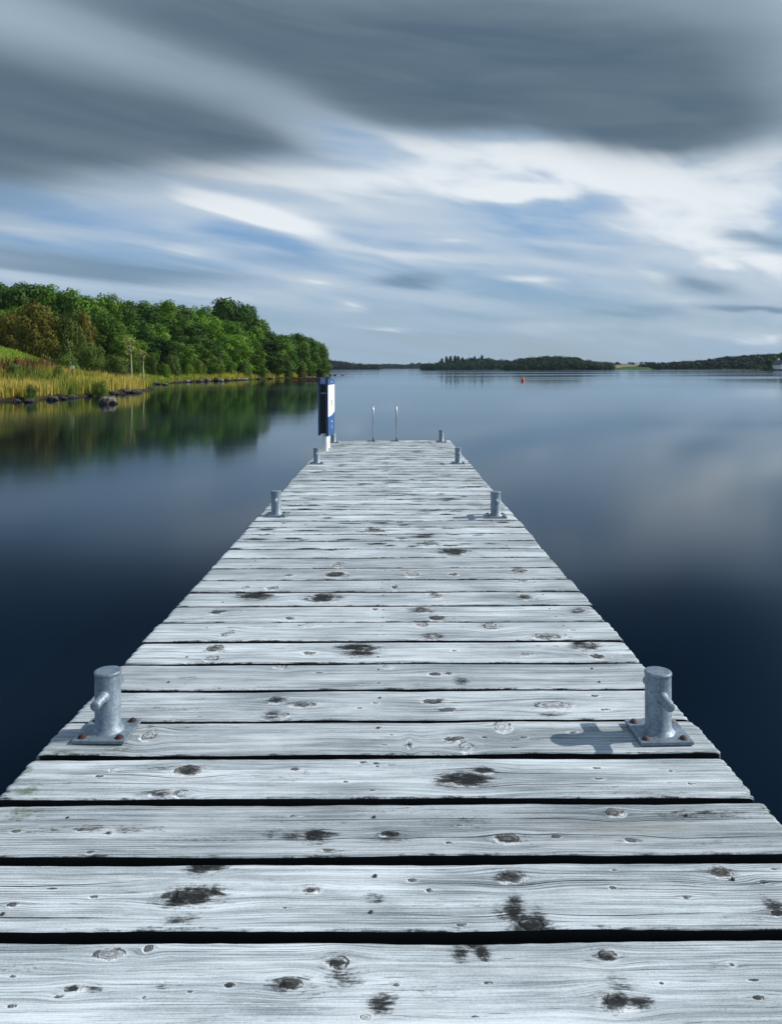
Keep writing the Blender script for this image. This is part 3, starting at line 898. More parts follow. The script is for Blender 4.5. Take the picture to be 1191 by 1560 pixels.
jetty = empty('jetty', (0, 0, 0))
tag(jetty, 'long weathered grey plank jetty running straight out into the lake', 'jetty')
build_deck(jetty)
for X in (-.80, -.045, .735):
    bm = bmesh.new()
    bm_box(bm, X - .045, X + .045, -.7, END_Y - .03, -.30, -.055, .004)
    for v in bm.verts: v.co.z += DECK_SLOPE * v.co.y
    link_mesh('stringer', bm_mesh('stringer', bm), M_beam, jetty)
for k in range(5):
    Y = .2 + 3.05 * k
    bm = bmesh.new()
    bm_box(bm, -.98, .90, Y - .05, Y + .05, -.46, -.304, .004)
    for v in bm.verts: v.co.z += DECK_SLOPE * Y
    link_mesh('cross_beam', bm_mesh('cross_beam', bm), M_beam, jetty)
    for X in (-.84, .76):
        bm = bmesh.new()
        bm_lathe(bm, [(.085, -2.4), (.085, -.47 + DECK_SLOPE * Y), (0, -.465 + DECK_SLOPE * Y)], 16)
        link_mesh('pile', bm_mesh('pile', bm, False), M_beam, jetty, (X, Y, 0))

# ------------------------------------------------------------------ mooring bollards
def make_bollard(bolt_mat):
    t = empty('mooring_bollard')
    bm = bmesh.new()
    h = .0785
    bm_box(bm, -h, h, -h, h, .0005, .0095, .0018)
    link_mesh('base_plate', bm_mesh('base_plate', bm), M_galv, t)
    bm = bmesh.new()
    prof = [(.050, .0093), (.046, .0135), (.0415, .0185), (.0385, .022), (.0385, .178)]
    bm_lathe(bm, prof, 40)
    for v in bm.verts:
        if v.co.z < .02:
            s = 1 + .03 * mnoise.noise(v.co * 60)
            v.co.x *= s
            v.co.y *= s
    link_mesh('post', bm_mesh('post', bm, True), M_galv, t)
    bm = bmesh.new()
    bm_lathe(bm, [(.0387, .1775), (.0400, .1790), (.0402, .1868), (.0390, .1888), (.030, .1896), (0, .1899)], 40)
    link_mesh('cap', bm_mesh('cap', bm, True), M_galv, t)
    bm = bmesh.new()
    MX = Matrix.Translation((0, 0, .121)) @ Matrix.Rotation(R(90), 4, 'X')
    bm_lathe(bm, [(0, -.101), (.0125, -.101), (.0142, -.0992), (.0142, -.047), (.0192, -.0395), (.0192, .0395), (.0142, .047), (.0142, .0992), (.0125, .101), (0, .101)], 20, MX)
    link_mesh('crossbar', bm_mesh('crossbar', bm, True), M_galv, t)
    for sx in (-1, 1):
        for sy in (-1, 1):
            bm = bmesh.new()
            bm_lathe(bm, [(.0125, .0095), (.0125, .0115), (.0102, .0118), (.0096, .0150), (.0065, .0178), (0, .0188)], 14)
            link_mesh('bolt', bm_mesh('bolt', bm, True), bolt_mat, t, (sx * .056, sy * .056, 0))
    return t


BSPOTS = [((-.868, 2.406), 'rust', 'nearest steel mooring bollard on the left edge, with rust-brown bolts', -1.5),
          ((.805, 2.385), 'dark', 'nearest steel mooring bollard on the right edge, casting a cross-shaped shadow', 1.0),
          ((-.885, 6.05), 'dark', 'second mooring bollard from the camera along the left edge of the jetty', 2),
          ((.79, 5.97), 'dark', 'second mooring bollard from the camera along the right edge of the jetty', -2),
          ((-.897, 9.48), 'dark', 'short mooring bollard on the left edge just in front of the blue and white sign', 1),
          ((.80, 9.44), 'dark', 'third mooring bollard from the camera along the right edge of the jetty', 0),
          ((-.902, 12.3), 'dark', 'far left mooring bollard half hidden behind the blue and white sign', 0),
          ((.785, 12.35), 'dark', 'farthest mooring bollard at the right corner of the jetty end', 3)]
protos = {'rust': make_bollard(M_rust), 'dark': make_bollard(M_bolt)}
used = set()
for (bx, by), kind, lab, rz in BSPOTS:
    o = protos[kind]
    if kind in used: o = copy_tree(o)
    used.add(kind)
    o.location = (bx, by, DECK_SLOPE * by + .0025)
    o.rotation_euler = (0, 0, R(rz))
    tag(o, lab, 'bollard', 'steel mooring bollards along the jetty edges')

# ------------------------------------------------------------------ sign at the far end
def build_sign():
    zd = DECK_SLOPE * 11.2
    t = empty('information_sign', (-.905, 11.2, zd))
    tag(t, 'double-sided blue and white information sign on two white posts at the jetty end', 'sign')
    z0, z1 = 1.0 / 1200, 1
    for (py, h) in ((-.17, .9), (.24, .88)):
        bm = bmesh.new()
        bm_lathe(bm, [(.037, 0), (.037, h), (0, h + .01)], 20)
        link_mesh('post', bm_mesh('post', bm, True), M_white, t, (-.012 if py < 0 else -.020, py, 0))
        bm = bmesh.new()
        bm_lathe(bm, [(.0375, .700), (.043, .703), (.043, .722), (.0375, .725)], 20)
        link_mesh('clamp', bm_mesh('clamp', bm, True), M_galv, t, (-.012 if py < 0 else -.020, py, 0))
    bm = bmesh.new()
    bm_box(bm, -.078, .012, -.225, .27, .25, .925, .004)
    link_mesh('dark_fill', bm_mesh('dark_fill', bm), M_shade_fill, t)  # black box added to stand for the shade between the panels
    bm = bmesh.new()
    bm_box(bm, -.070, .004, -.231, -.2255, .80, .822, .001)
    link_mesh('bracket', bm_mesh('bracket', bm), M_galv, t)
    # panels: right one faces the deck, left one faces the water
    def panel(name, xa, ya, xb, yb, zb, zt, th, face_side):
        d = Vector((xb - xa, yb - ya, 0))
        Lh = d.length
        ang = math.atan2(d.y, d.x)
        po = empty(name, (0, 0, 0))
        po.parent = t
        po.location = (xa, ya, 0)
        po.rotation_euler = (0, 0, ang)
        # local x runs along the panel, local -y faces the deck side
        bm = bmesh.new()
        bm_box(bm, 0, Lh, 0, th, zb, zt, .003)
        # returned edges of the folded sheet, pointing inwards
        s = 1 if face_side < 0 else -1
        ya_, yb_ = (th, th + .022) if s > 0 else (-.022, 0)
        bm_box(bm, 0, .004, ya_, yb_, zb, zt)
        bm_box(bm, Lh - .004, Lh, ya_, yb_, zb, zt)
        bm_box(bm, .0045, Lh - .0045, ya_, yb_, zt - .004, zt)
        link_mesh('backing', bm_mesh('backing', bm), M_navy, po)
        f = -.0022 if face_side < 0 else th + .0022

        def sheet(nm, pts, mat, off=0.0, solid=.0015):
            bm = bmesh.new()
            yy = f - off if face_side < 0 else f + off
            yk = yy + solid if face_side < 0 else yy - solid
            A = [bm.verts.new((x, yy, z)) for x, z in pts]
            B = [bm.verts.new((x, yk, z)) for x, z in pts]
            bm.faces.new(A)
            bm.faces.new(B[::-1])
            for i in range(len(pts)):
                j = (i + 1) % len(pts)
                bm.faces.new((A[j], A[i], B[i], B[j]))
            bmesh.ops.recalc_face_normals(bm, faces=bm.faces)
            return link_mesh(nm, bm_mesh(nm, bm), mat, po)
        H = zt - zb
        sheet('header', [(.004, zt - .075), (Lh - .004, zt - .075), (Lh - .004, zt - .004), (.004, zt - .004)], M_blue)
        sheet('poster', [(.004, zb + .265), (Lh * .55, zb + .275), (Lh - .004, zb + .318), (Lh - .004, zt - .076), (.004, zt - .076)], M_signwhite)
        sheet('footer', [(.004, zb + .004), (Lh - .004, zb + .004), (Lh - .004, zb + .317), (Lh * .55, zb + .274), (.004, zb + .264)], M_blue)
        # marks too small to read in the photograph: rows of grey strokes, small white emblems
        bm = bmesh.new()
        yy = f - .002 if face_side < 0 else f + .002
        for row in range(3):
            zc = zb + H * .60 - row * .030
            for k in range(4):
                x0 = Lh * .40 + k * .045
                for (u0, u1, w0, w1) in ((0, .030, 0, .004), (0, .030, .014, .018), (0, .006, .0045, .0135)):
                    bm_box(bm, x0 + u0, x0 + u1, yy - .0006, yy + .0006, zc + w0, zc + w1)
        link_mesh('lettering', bm_mesh('lettering', bm), M_ink, po)
        for (cx, cz, rr) in ((Lh * .55, zb + .185, .022), (Lh * .5, zb + .125, .016), (Lh * .56, zb + .095, .014), (Lh * .6, zt - .038, .018)):
            bm = bmesh.new()
            vs = [bm.verts.new((cx + rr * 1.5 * math.cos(a) * (1 if i % 2 else .6), yy, cz + rr * math.sin(a) * (1 if i % 2 else .6))) for i, a in enumerate(np.arange(10) * 2 * math.pi / 10)]
            fc = bm.faces.new(vs)
            r_ = bmesh.ops.extrude_face_region(bm, geom=[fc])
            for v in r_['geom']:
                if isinstance(v, bmesh.types.BMVert): v.co.y += .0008
            bmesh.ops.recalc_face_normals(bm, faces=bm.faces)
            link_mesh('emblem', bm_mesh('emblem', bm), M_signwhite, po)
    # right panel from near edge (x -0.886, y 10.92) to far edge (x -0.832, y 11.49)
    panel('panel', .030, -.28, .078, .30, .215, 1.000, .010, -1)
    panel('panel', -.098, -.26, -.05, .32, .225, 1.030, .010, 1)


build_sign()

# ------------------------------------------------------------------ swimming ladder
def build_ladder():
    zd = DECK_SLOPE * 12.5
    t = empty('swim_ladder', (0, 12.5, zd))
    tag(t, 'stainless steel ladder with two tall hoop handrails at the far end of the jetty', 'ladder')
    for X in (-.287, .085):
        bm = bmesh.new()
        pts = [(X, 0, .012), (X, 0, .18), (X + .004, 0, .36), (X, .01, .50), (X, .045, .555), (X, .11, .578), (X, .18, .565), (X, .225, .52), (X, .235, .40), (X, .235, 0), (X, .235, -1.3)]
        bm_tube(bm, pts, .0125, 12)
        o = link_mesh('handrail', bm_mesh('handrail', bm, True), M_steel, t)
        bm = bmesh.new()
        bm_box(bm, X - .095, X + .03, -.05, .05, .003, .011, .002)
        link_mesh('foot_plate', bm_mesh('foot_plate', bm), M_darkplate, t)
    for k in range(4):
        z = -.22 - .27 * k
        bm = bmesh.new()
        bm_tube(bm, [(-.277, .235, z), (.075, .235, z)], .014, 10)
        link_mesh('rung', bm_mesh('rung', bm, True), M_steel, t)


build_ladder()

# ------------------------------------------------------------------ buoy
bx, by = on_water(796, 581.5)
t = empty('buoy', (bx, by, WATER))
t.scale = (.85, .85, .85)
tag(t, 'small orange mooring buoy floating alone on the open lake', 'buoy')
bm = bmesh.new()
bm_lathe(bm, [(0, -.30), (.14, -.26), (.24, -.12), (.27, .05), (.26, .30), (.22, .48), (.15, .58), (.06, .62), (0, .625)], 24)
link_mesh('float', bm_mesh('float', bm, True), M_orange, t)
bm = bmesh.new()
ang = [2 * math.pi * i / 16 for i in range(17)]
bm_tube(bm, [(.07 * math.cos(a), 0, .69 + .07 * math.sin(a)) for a in ang], .015, 8, False)
link_mesh('ring', bm_mesh('ring', bm, True), M_galv, t)

# ------------------------------------------------------------------ left bank
SHORE = [(-90, -20), (-60, 5), (-42, 22), (-31, 36), (-24.2, 47), (-22.6, 53), (-21.4, 60), (-21.2, 66), (-22.6, 76), (-27.5, 88), (-30, 102), (-29.3, 118), (-25.2, 132), (-21.8, 152), (-19.3, 180),
         (-17.2, 207), (-17.6, 222), (-24, 236), (-45, 255), (-80, 270), (-170, 300)]


def shore_dist(X, Y):
    """signed distance to the shoreline, positive inland (left of the line)"""
    X = np.asarray(X, float)
    Y = np.asarray(Y, float)
    best = np.full(X.shape, 1e9)
    sign = np.ones(X.shape)
    for (ax, ay), (bx_, by_) in zip(SHORE, SHORE[1:]):
        dx, dy = bx_ - ax, by_ - ay
        L2 = dx * dx + dy * dy
        t_ = np.clip(((X - ax) * dx + (Y - ay) * dy) / L2, 0, 1)
        ex_, ey_ = X - ax - t_ * dx, Y - ay - t_ * dy
        d = np.hypot(ex_, ey_)
        s = np.where(dx * (Y - ay) - dy * (X - ax) > 0, 1.0, -1.0)
        up = d < best - 1e-9
        best = np.where(up, d, best)
        sign = np.where(up, s, sign)
    return best * sign


def np_noise(X, Y, seed):
    r = np.random.default_rng(seed)
    out = 0
    for k in range(5):
        f = .05 * 1.9 ** k
        a = r.uniform(0, 6.28, 4)
        out = out + (np.sin(X * f * 1.1 + a[0] + 1.7 * np.sin(Y * f * .8 + a[1])) * np.cos(Y * f + a[2] + 1.3 * np.sin(X * f * .7 + a[3]))) / 1.5 ** k
    return out / 2.2


def ground(X, Y):
    t_ = shore_dist(X, Y)
    far = np.clip((np.asarray(Y, float) - 98) / 25, 0, 1)
    h1 = np.interp(t_, [-30, -3, 0, .6, 2.5, 6, 8.3, 10, 14, 20, 40, 80, 160], [-4, -.8, -.12, .25, .55, .85, 1.4, 2.2, 4.0, 4.5, 6.0, 7.4, 8.5])
    h2 = np.interp(t_, [-30, -3, 0, .6, 3, 8, 20, 40, 80, 160], [-4, -.8, -.12, .3, .7, 1.1, 2.8, 5.0, 7.2, 8.5])
    h = h1 * (1 - far) + h2 * far
    h = h + .16 * np_noise(X, Y, 3) * np.clip(t_ / 3, 0, 1.5)
    return WATER + h


def build_land():
    xs = np.arange(-175, -12, 1.0)
    ys = np.arange(-10, 300, 1.0)
    X, Y = np.meshgrid(xs, ys, indexing='ij')
    Z = ground(X, Y)
    t_ = shore_dist(X, Y)
    field = np.clip((t_ - 9.8) / 1, 0, 1) * np.clip((97 - Y) / 4, 0, 1)
    mud = np.clip((1.5 - t_) / .8, 0, 1)
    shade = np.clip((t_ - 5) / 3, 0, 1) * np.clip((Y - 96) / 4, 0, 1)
    keep = t_ > -9
    idx = np.arange(X.size).reshape(X.shape)
    q = np.stack([idx[:-1, :-1], idx[1:, :-1], idx[1:, 1:], idx[:-1, 1:]], -1).reshape(-1, 4)
    q = q[keep.ravel()[q].any(1)]
    usedv = np.unique(q)
    remap = np.full(X.size, -1)
    remap[usedv] = np.arange(len(usedv))
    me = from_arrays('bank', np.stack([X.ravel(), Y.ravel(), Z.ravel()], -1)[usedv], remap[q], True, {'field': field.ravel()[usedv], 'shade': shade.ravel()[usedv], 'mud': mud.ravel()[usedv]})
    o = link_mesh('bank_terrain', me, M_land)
    tag(o, 'grassy lake bank rising to a green field on the left', 'terrain', kind='structure')


build_land()


def blades(name, pts, hmin, hmax, wmin, wmax, lvf, mat, label, cat, seed, lean=.25):
    """many three-sided grass blades at pts (n,3)"""
    r = np.random.default_rng(seed)
    n = len(pts)
    h = r.uniform(hmin, hmax, n) * np.clip(1 + .55 * np_noise(pts[:, 0] * 7 + seed, pts[:, 1] * 7, 77), .5, 1.45)
    w = r.uniform(wmin, wmax, n)
    a = r.uniform(0, np.pi, n)
    ld = r.uniform(0, 2 * np.pi, n)
    lm = r.uniform(0, lean, n) * h
    dx, dy = np.cos(a) * w / 2, np.sin(a) * w / 2
    b0 = pts + np.stack([dx, dy, np.full(n, -.05)], -1)
    b1 = pts - np.stack([dx, dy, np.full(n, .05)], -1)
    mid = pts + np.stack([np.cos(ld) * lm * .35, np.sin(ld) * lm * .35, h * .6], -1)
    m0 = mid + np.stack([dx, dy, 0 * h], -1) * .75
    m1 = mid - np.stack([dx, dy, 0 * h], -1) * .75
    tp = pts + np.stack([np.cos(ld) * lm, np.sin(ld) * lm, h], -1)
    V = np.stack([b0, b1, m1, m0, tp], 1).reshape(-1, 3)
    i = np.arange(n) * 5
    Q = np.stack([i, i + 1, i + 2, i + 3], -1)
    T = np.stack([i + 3, i + 2, i + 4], -1)
    lv = np.clip(lvf(pts) + r.normal(0, .20, n), 0, 1)
    me = from_arrays(name, V, [Q, T], False, {'lv': np.repeat(lv, 5)})
    o = link_mesh(name, me, mat)
    tag(o, label, cat, kind='stuff')
    return o


def scatter(n, x0, x1, y0, y1, tmin, tmax, seed, extra=None):
    r = np.random.default_rng(seed)
    X = r.uniform(x0, x1, n)
    Y = r.uniform(y0, y1, n)
    t_ = shore_dist(X, Y)
    k = (t_ > tmin) & (t_ < tmax)
    if extra is not None: k &= extra(X, Y, t_, r)
    X, Y = X[k], Y[k]
    return np.stack([X, Y, ground(X, Y)], -1)


P = scatter(190000, -62, -20, 38, 84, .5, 8.3, 11, lambda X, Y, t_, r: r.random(len(X)) < np.clip(.35 + .9 * (.5 + np_noise(X * 5, Y * 5, 9)), .1, 1))
blades('golden_reeds', P, .45, .95, .03, .06, lambda p: .56 + .75 * np_noise(p[:, 0] * 3, p[:, 1] * 3, 21) - .30 * np.clip(1 - shore_dist(p[:, 0], p[:, 1]) / 2.2, 0, 1) + .15 * np_noise(p[:, 0] * 9, p[:, 1] * 9, 5),
       M_reed, 'tall golden reeds and grass along the left shore', 'reeds', 12)
P = scatter(120000, -45, -15, 84, 226, .3, 5.5, 13)
blades('shore_grass', P, .35, .85, .06, .12, lambda p: .45 + .4 * np_noise(p[:, 0] * 2, p[:, 1] * 2, 31),
       M_bank, 'yellow-green grass strip between the rocks and the wood', 'grass', 14)
P = scatter(90000, -66, -24, 46, 80, 7.6, 10.0, 15, lambda X, Y, t_, r: r.random(len(X)) < np.clip(.5 + np_noise(X * 4, Y * 4, 8), 0, 1))
P = P[(P[:, 0] / P[:, 1]) < -.395]
blades('dead_bracken', P, .35, .95, .06, .14, lambda p: .55 + .4 * np_noise(p[:, 0] * 6, p[:, 1] * 6, 41),
       M_bracken, 'rust-brown dead bracken below the green field', 'bracken', 16, .5)
P = scatter(110000, -75, -24, 52, 98, 10.0, 30, 17)
blades('field_grass', P, .10, .28, .05, .12, lambda p: .06 + .22 * np_noise(p[:, 0] * 1.5, p[:, 1] * 4, 51),
       M_bank, 'short bright green grass of the sloping field', 'grass', 18)

# ------------------------------------------------------------------ trees
def leaf_cloud(seed, lobes, leaf, n_per, squash=.85):
    """lobes: list of (centre, radius). leaf quads on and just inside each lobe's shell"""
    r = np.random.default_rng(seed)
    V, LV = [], []
    for (c, rad) in lobes:
        n = int(n_per * rad * rad)
        d = r.normal(0, 1, (n, 3))
        d /= np.linalg.norm(d, axis=1)[:, None]
        bump = 1 + .18 * np.sin(d[:, 0] * 5 + c[0] * 3) * np.cos(d[:, 1] * 6 + c[1] * 3) + .14 * np.sin(d[:, 2] * 9 + c[2] * 4 + d[:, 0] * 4)
        rr = rad * bump * (1 - .38 * r.random(n) ** 2.2)
        p = np.array(c) + d * rr[:, None] * np.array([1, 1, squash])
        nrm = d + r.normal(0, .28, (n, 3))
        nrm /= np.linalg.norm(nrm, axis=1)[:, None]
        ref = r.normal(0, 1, (n, 3))
        u = np.cross(nrm, ref)
        u /= np.linalg.norm(u, axis=1)[:, None] + 1e-9
        w = np.cross(nrm, u)
        s = leaf * r.uniform(.55, 1.25, n)
        l = s * r.uniform(.5, .85, n)
        quad = np.stack([p - u * s[:, None] / 2, p - w * l[:, None] / 2, p + u * s[:, None] / 2, p + w * l[:, None] / 2], 1)
        V.append(quad.reshape(-1, 3))
        lobe_t = r.uniform(-.38, .34)
        LV.append(np.repeat(np.clip(.45 + lobe_t + r.normal(0, .17, n), 0, 1), 4))
    V = np.concatenate(V)
    me = from_arrays('crown', V, np.arange(len(V)).reshape(-1, 4), False, {'lv': np.concatenate(LV)})
    return me


def crown_lobes(seed, H, Rw, base, n, top=1.0):
    r = np.random.default_rng(seed)
    L = []
    Hc = H - base
    for i in range(n):
        u = (i + .5) / n
        z = base + Hc * (0.08 + .86 * u)
        prof = math.sqrt(max(.04, 1 - ((u - .36) / .70) ** 2))      # domed top
        a = i * 2.39996 + r.uniform(-.4, .4)
        rad = Rw * prof * r.uniform(.45, .85)
        lr = Rw * r.uniform(.27, .45)
        L.append(((rad * math.cos(a), rad * math.sin(a), z - lr * .35), lr))
    L.append(((0, 0, base + Hc * .55), Rw * .55))
    L.append(((r.uniform(-.3, .3), r.uniform(-.3, .3), H - Rw * .35), Rw * .36))
    return L


def trunk_mesh(seed, H, r0, lobes, n_limb=7):
    rr = random.Random(seed)
    bm = bmesh.new()
    pts = [(0, 0, -.4)]
    x = y = 0
    for k in range(1, 7):
        x += rr.uniform(-.12, .12)
        y += rr.uniform(-.12, .12)
        pts.append((x, y, H * .8 * k / 6))
    bm_tube(bm, pts, [r0 * 1.3] + [r0 * (1 - .14 * k) for k in range(1, 7)], 8)
    for (c, lr) in rr.sample(lobes, min(n_limb, len(lobes))):
        z0 = max(H * .12, min(c[2] - math.hypot(c[0], c[1]) * .6, H * .6))
        bm_tube(bm, [(0, 0, z0), (c[0] * .5, c[1] * .5, (z0 + c[2]) * .5), (c[0] * .95, c[1] * .95, c[2])], [r0 * .45, r0 * .28, r0 * .08], 6)
    return bm_mesh('trunk', bm, True)


def make_tree(name, seed, H, Rw, base, nl, leaf, n_per, mat, bark, squash=.85):
    t = empty(name)
    L = crown_lobes(seed, H, Rw, base, nl)
    cm = leaf_cloud(seed, L, leaf, n_per, squash)
    link_mesh('crown', cm, mat, t)
    link_mesh('trunk', trunk_mesh(seed, H, .22, L), bark, t)
    return t


PROTO = {}
for i in range(4):
    PROTO['a%d' % i] = make_tree('broadleaf_tree', 40 + i, 10.0, 4.2, .9, 22 + 2 * i, .38, 190, M_green1, M_bark)
for i in range(3):
    PROTO['b%d' % i] = make_tree('broadleaf_tree', 60 + i, 10.0, 3.9, .9, 20 + 3 * i, .38, 190, M_green2, M_bark)
PROTO['o0'] = make_tree('olive_tree', 80, 6.0, 3.4, .3, 24, .30, 260, M_olive, M_bark)
for i in range(2):
    PROTO['s%d' % i] = make_tree('shrub', 90 + i, 2.6, 2.0, -.2, 16, .20, 420, M_shrub, M_bark)
PROTO['g0'] = make_tree('shrub', 95, 2.6, 2.0, -.2, 16, .22, 420, M_green1, M_bark)
PNAME = {'a': 'broadleaf_tree', 'b': 'broadleaf_tree', 'o': 'olive_tree', 's': 'shrub', 'g': 'shrub'}
PH = {'a': 10.0, 'b': 10.0, 'o': 6.0, 's': 2.6, 'g': 2.6}
PR = {'a': 4.2, 'b': 3.9, 'o': 3.4, 's': 2.0, 'g': 2.0}
first_used = set()
tr_rng = random.Random(5)


def put_tree(kind, px, Y, top_y, width_px, label, cat, group=None, name=None):
    """tree standing at column px and depth Y whose top shows at row top_y"""
    X = (px - 595.5) / F * Y
    g = float(ground(np.array([X]), np.array([Y]))[0])
    zt = at(px, top_y, Y).z
    H = max(1.0, zt - g)
    W = width_px / F * Y
    o = PROTO[kind]
    if kind in first_used:
        o = copy_tree(o)
        o.name = name or PNAME[kind[0]]
    elif name:
        o.name = name
    first_used.add(kind)
    o.location = (X, Y, g)
    s = W / 2 / (PR[kind[0]] * 1.12) * (1.45 if kind[0] in 'ab' else 1.0)
    o.scale = (s, s * tr_rng.uniform(.9, 1.1), H / PH[kind[0]] * .985)
    o.rotation_euler = (0, 0, tr_rng.uniform(0, 6.28))
    tag(o, label, cat, group)
    return o


SKY_X = [-60, 0, 30, 60, 90, 120, 150, 180, 210, 240, 270, 300, 320, 345, 370, 385, 400, 420, 440, 460, 480, 492]
SKY_Y = [436, 431, 428, 430, 437, 445, 442, 450, 455, 452, 454, 460, 455, 449, 454, 468, 488, 495, 501, 502, 513, 528]
G1 = 'trees of the wood on the left shore'
# skyline row
sk = [(-30, 430, 74), (2, 425, 62), (34, 422, 64), (66, 426, 58), (98, 435, 54), (132, 443, 54), (160, 443, 46), (190, 451, 50), (222, 454, 50), (252, 452, 46), (280, 459, 44), (306, 463, 40), (346, 448, 60), (376, 459, 40), (396, 481, 38)]
for i, (px, ty, wd) in enumerate(sk):
    Y = float(np.interp(px, [-60, 100, 200, 300, 350, 420], [122, 128, 142, 152, 156, 175]))
    lab = ('tallest broad-crowned tree rising above the skyline of the wood' if px == 346 else
           'dark green broadleaf tree on the skyline of the wood, %s from the photo\'s left edge' % ORD[i])
    put_tree(('b0', 'a1', 'b1', 'b2', 'a3')[i % 5], px, Y, ty, wd, lab, 'tree', G1)
# middle row
md = [(20, 462, 54), (150, 470, 56), (175, 486, 46), (205, 478, 54), (236, 488, 50), (262, 474, 52), (290, 483, 50), (316, 478, 50), (350, 484, 58), (385, 494, 50), (412, 502, 44)]
for i, (px, ty, wd) in enumerate(md):
    Y = float(np.interp(px, [0, 150, 250, 350, 420], [110, 114, 132, 144, 163]))
    put_tree(('a0', 'b1', 'a2', 'b0', 'a3', 'a1', 'b2')[i % 7], px, Y, ty, wd, 'leafy green tree in the middle tier of the wood, %s from its left end' % ORD[i], 'tree', G1)
# waterside row, leafy down to the ground
ws = [(188, 506, 44, 0), (216, 514, 46, 0), (244, 508, 48, 0), (272, 516, 44, 0), (298, 508, 48, 0), (326, 514, 44, 0), (352, 506, 52, 0), (380, 516, 44, 0), (404, 512, 46, 0), (428, 507, 50, 0), (450, 505, 46, 0), (468, 510, 42, 0), (482, 518, 36, 0), (490, 534, 22, 0)]
for i, (px, ty, wd, _) in enumerate(ws):
    Y = float(np.interp(px, [180, 250, 300, 380, 440, 480, 492], [112, 118, 129, 143, 168, 196, 205]))
    lab = ('last small tree at the tip of the wooded point' if i == len(ws) - 1 else
           'bushy green tree in the waterside row of the wood, %s from the wooded point' % ORD[len(ws) - 1 - i])
    put_tree(('a1', 'a0', 'b2', 'a2', 'a3', 'b0')[i % 6], px, Y, ty, wd, lab, 'tree', G1)
# low growth at the foot of the wood
lw = [(205, 545, 26), (234, 540, 26), (262, 538, 30), (284, 548, 22), (304, 545, 26), (330, 542, 28), (352, 548, 24), (372, 546, 26), (394, 548, 26), (416, 546, 26), (436, 545, 26), (456, 546, 24), (472, 547, 22), (486, 551, 18)]
for i, (px, ty, wd) in enumerate(lw):
    Y = float(np.interp(px, [200, 250, 300, 380, 440, 480, 492], [103, 111, 125.5, 139, 162, 190, 203]))
    put_tree(('g0', 's0', 's1')[i % 3], px, Y, ty, wd, 'low bush at the foot of the wood by the water, %s from the left' % ORD[i], 'bush', 'bushes at the foot of the wood', name='bush')
# trees and shrubs round the field
put_tree('o0', 55, 91, 453, 82, 'large olive-brown autumn tree beside the green field', 'tree')
put_tree('o0', 14, 96, 470, 60, 'olive tree at the photo\'s left edge behind the green field', 'tree')
put_tree('s0', 102, 93, 474, 62, 'dull green rounded tree just right of the olive-brown tree', 'tree', name='rounded_tree')
put_tree('o0', 128, 103, 468, 40, 'small yellowish tree behind the dull green rounded tree', 'tree')
put_tree('s1', 140, 79, 520, 50, 'grey-green rounded shrub standing at the end of the field', 'shrub')
put_tree('s0', 100, 73, 536, 44, 'dark low shrub on the lower edge of the field', 'shrub')
put_tree('s1', 178, 72, 537, 54, 'broad dome-shaped shrub left of the slim pale trunk', 'shrub')
put_tree('s0', 152, 76, 541, 30, 'small shrub between the grey-green shrub and the dome-shaped one', 'shrub')
put_tree('s1', 22, 61, 549, 26, 'small dark bush among the rust-brown bracken at the left', 'shrub')
put_tree('s0', 88, 61, 551, 20, 'small bush in front of the bracken, left of the white board', 'shrub')
put_tree('s0', 48, 50.5, 582, 26, 'olive sedge tuft in the reeds near the left waterline', 'tuft', name='sedge_tuft')
put_tree('s1', 152, 58, 577, 30, 'brownish sedge tuft in the reeds behind the boulder', 'tuft', name='sedge_tuft')
put_tree('s0', 108, 54, 586, 14, 'small sedge tuft by the waterline below the white board', 'tuft', name='sedge_tuft')
put_tree('g0', 250, 109, 550, 22, 'small bright bush above the pale shore rocks', 'bush', name='bush')


# slim pale-trunked trees
def slim_tree(px, by, ty, Y, lobes_px, label, bend):
    X = (px - 595.5) / F * Y
    g = float(ground(np.array([X]), np.array([Y]))[0])
    t = empty('slim_tree', (X, Y, g))
    tag(t, label, 'tree')
    zt = at(px, ty, Y).z - g
    bm = bmesh.new()
    pts = [(0, 0, -.3), (.03, 0, zt * .3), (-.02, .03, zt * .55), (bend * .5, 0, zt * .8), (bend, 0, zt * .97)]
    bm_tube(bm, pts, [.085, .075, .06, .045, .02], 8)
    L = []
    for (lx, ly, lr) in lobes_px:
        p = at(lx, ly, Y)
        c = (p.x - X, random.uniform(-.4, .4), p.z - g)
        L.append((c, lr / F * Y))
        bm_tube(bm, [(0, 0, c[2] - .5), (c[0] * .6, c[1] * .6, c[2] - .2), c], [.035, .025, .012], 6)
    link_mesh('trunk', bm_mesh('trunk', bm, True), M_palebark, t)
    link_mesh('crown', leaf_cloud(int(px), L, .20, 300), M_pale, t)


slim_tree(200, 557, 511, 71, [(195, 514, 6), (189, 518, 5), (201, 517, 5), (192, 524, 3), (194, 533, 4), (203, 527, 3)], 'slim pale-trunked tree with thin cream foliage, the taller of two', -.15)
slim_tree(218, 554, 532, 74, [(217, 535, 6), (210, 533, 5), (224, 540, 5), (213, 541, 4), (221, 534, 4)], 'slim pale-trunked tree with thin cream foliage, the shorter of two', .1)

# white board on a rusty post
p = at(110, 558, 62)
gz = float(ground(np.array([p.x]), np.array([62.0]))[0])
t = empty('notice_board', (p.x, 62, gz))
tag(t, 'small white notice board on a rusty post at the end of the bracken', 'sign')
zt = at(110, 553.5, 62).z - gz
bm = bmesh.new()
bm_box(bm, -.11, .15, -.02, .02, zt - .24, zt, .005)
link_mesh('board', bm_mesh('board', bm), M_white, t)
bm = bmesh.new()
bm_box(bm, -.05, .03, .022, .10, -.3, zt - .02, .01)
link_mesh('post', bm_mesh('post', bm), M_redwood, t)

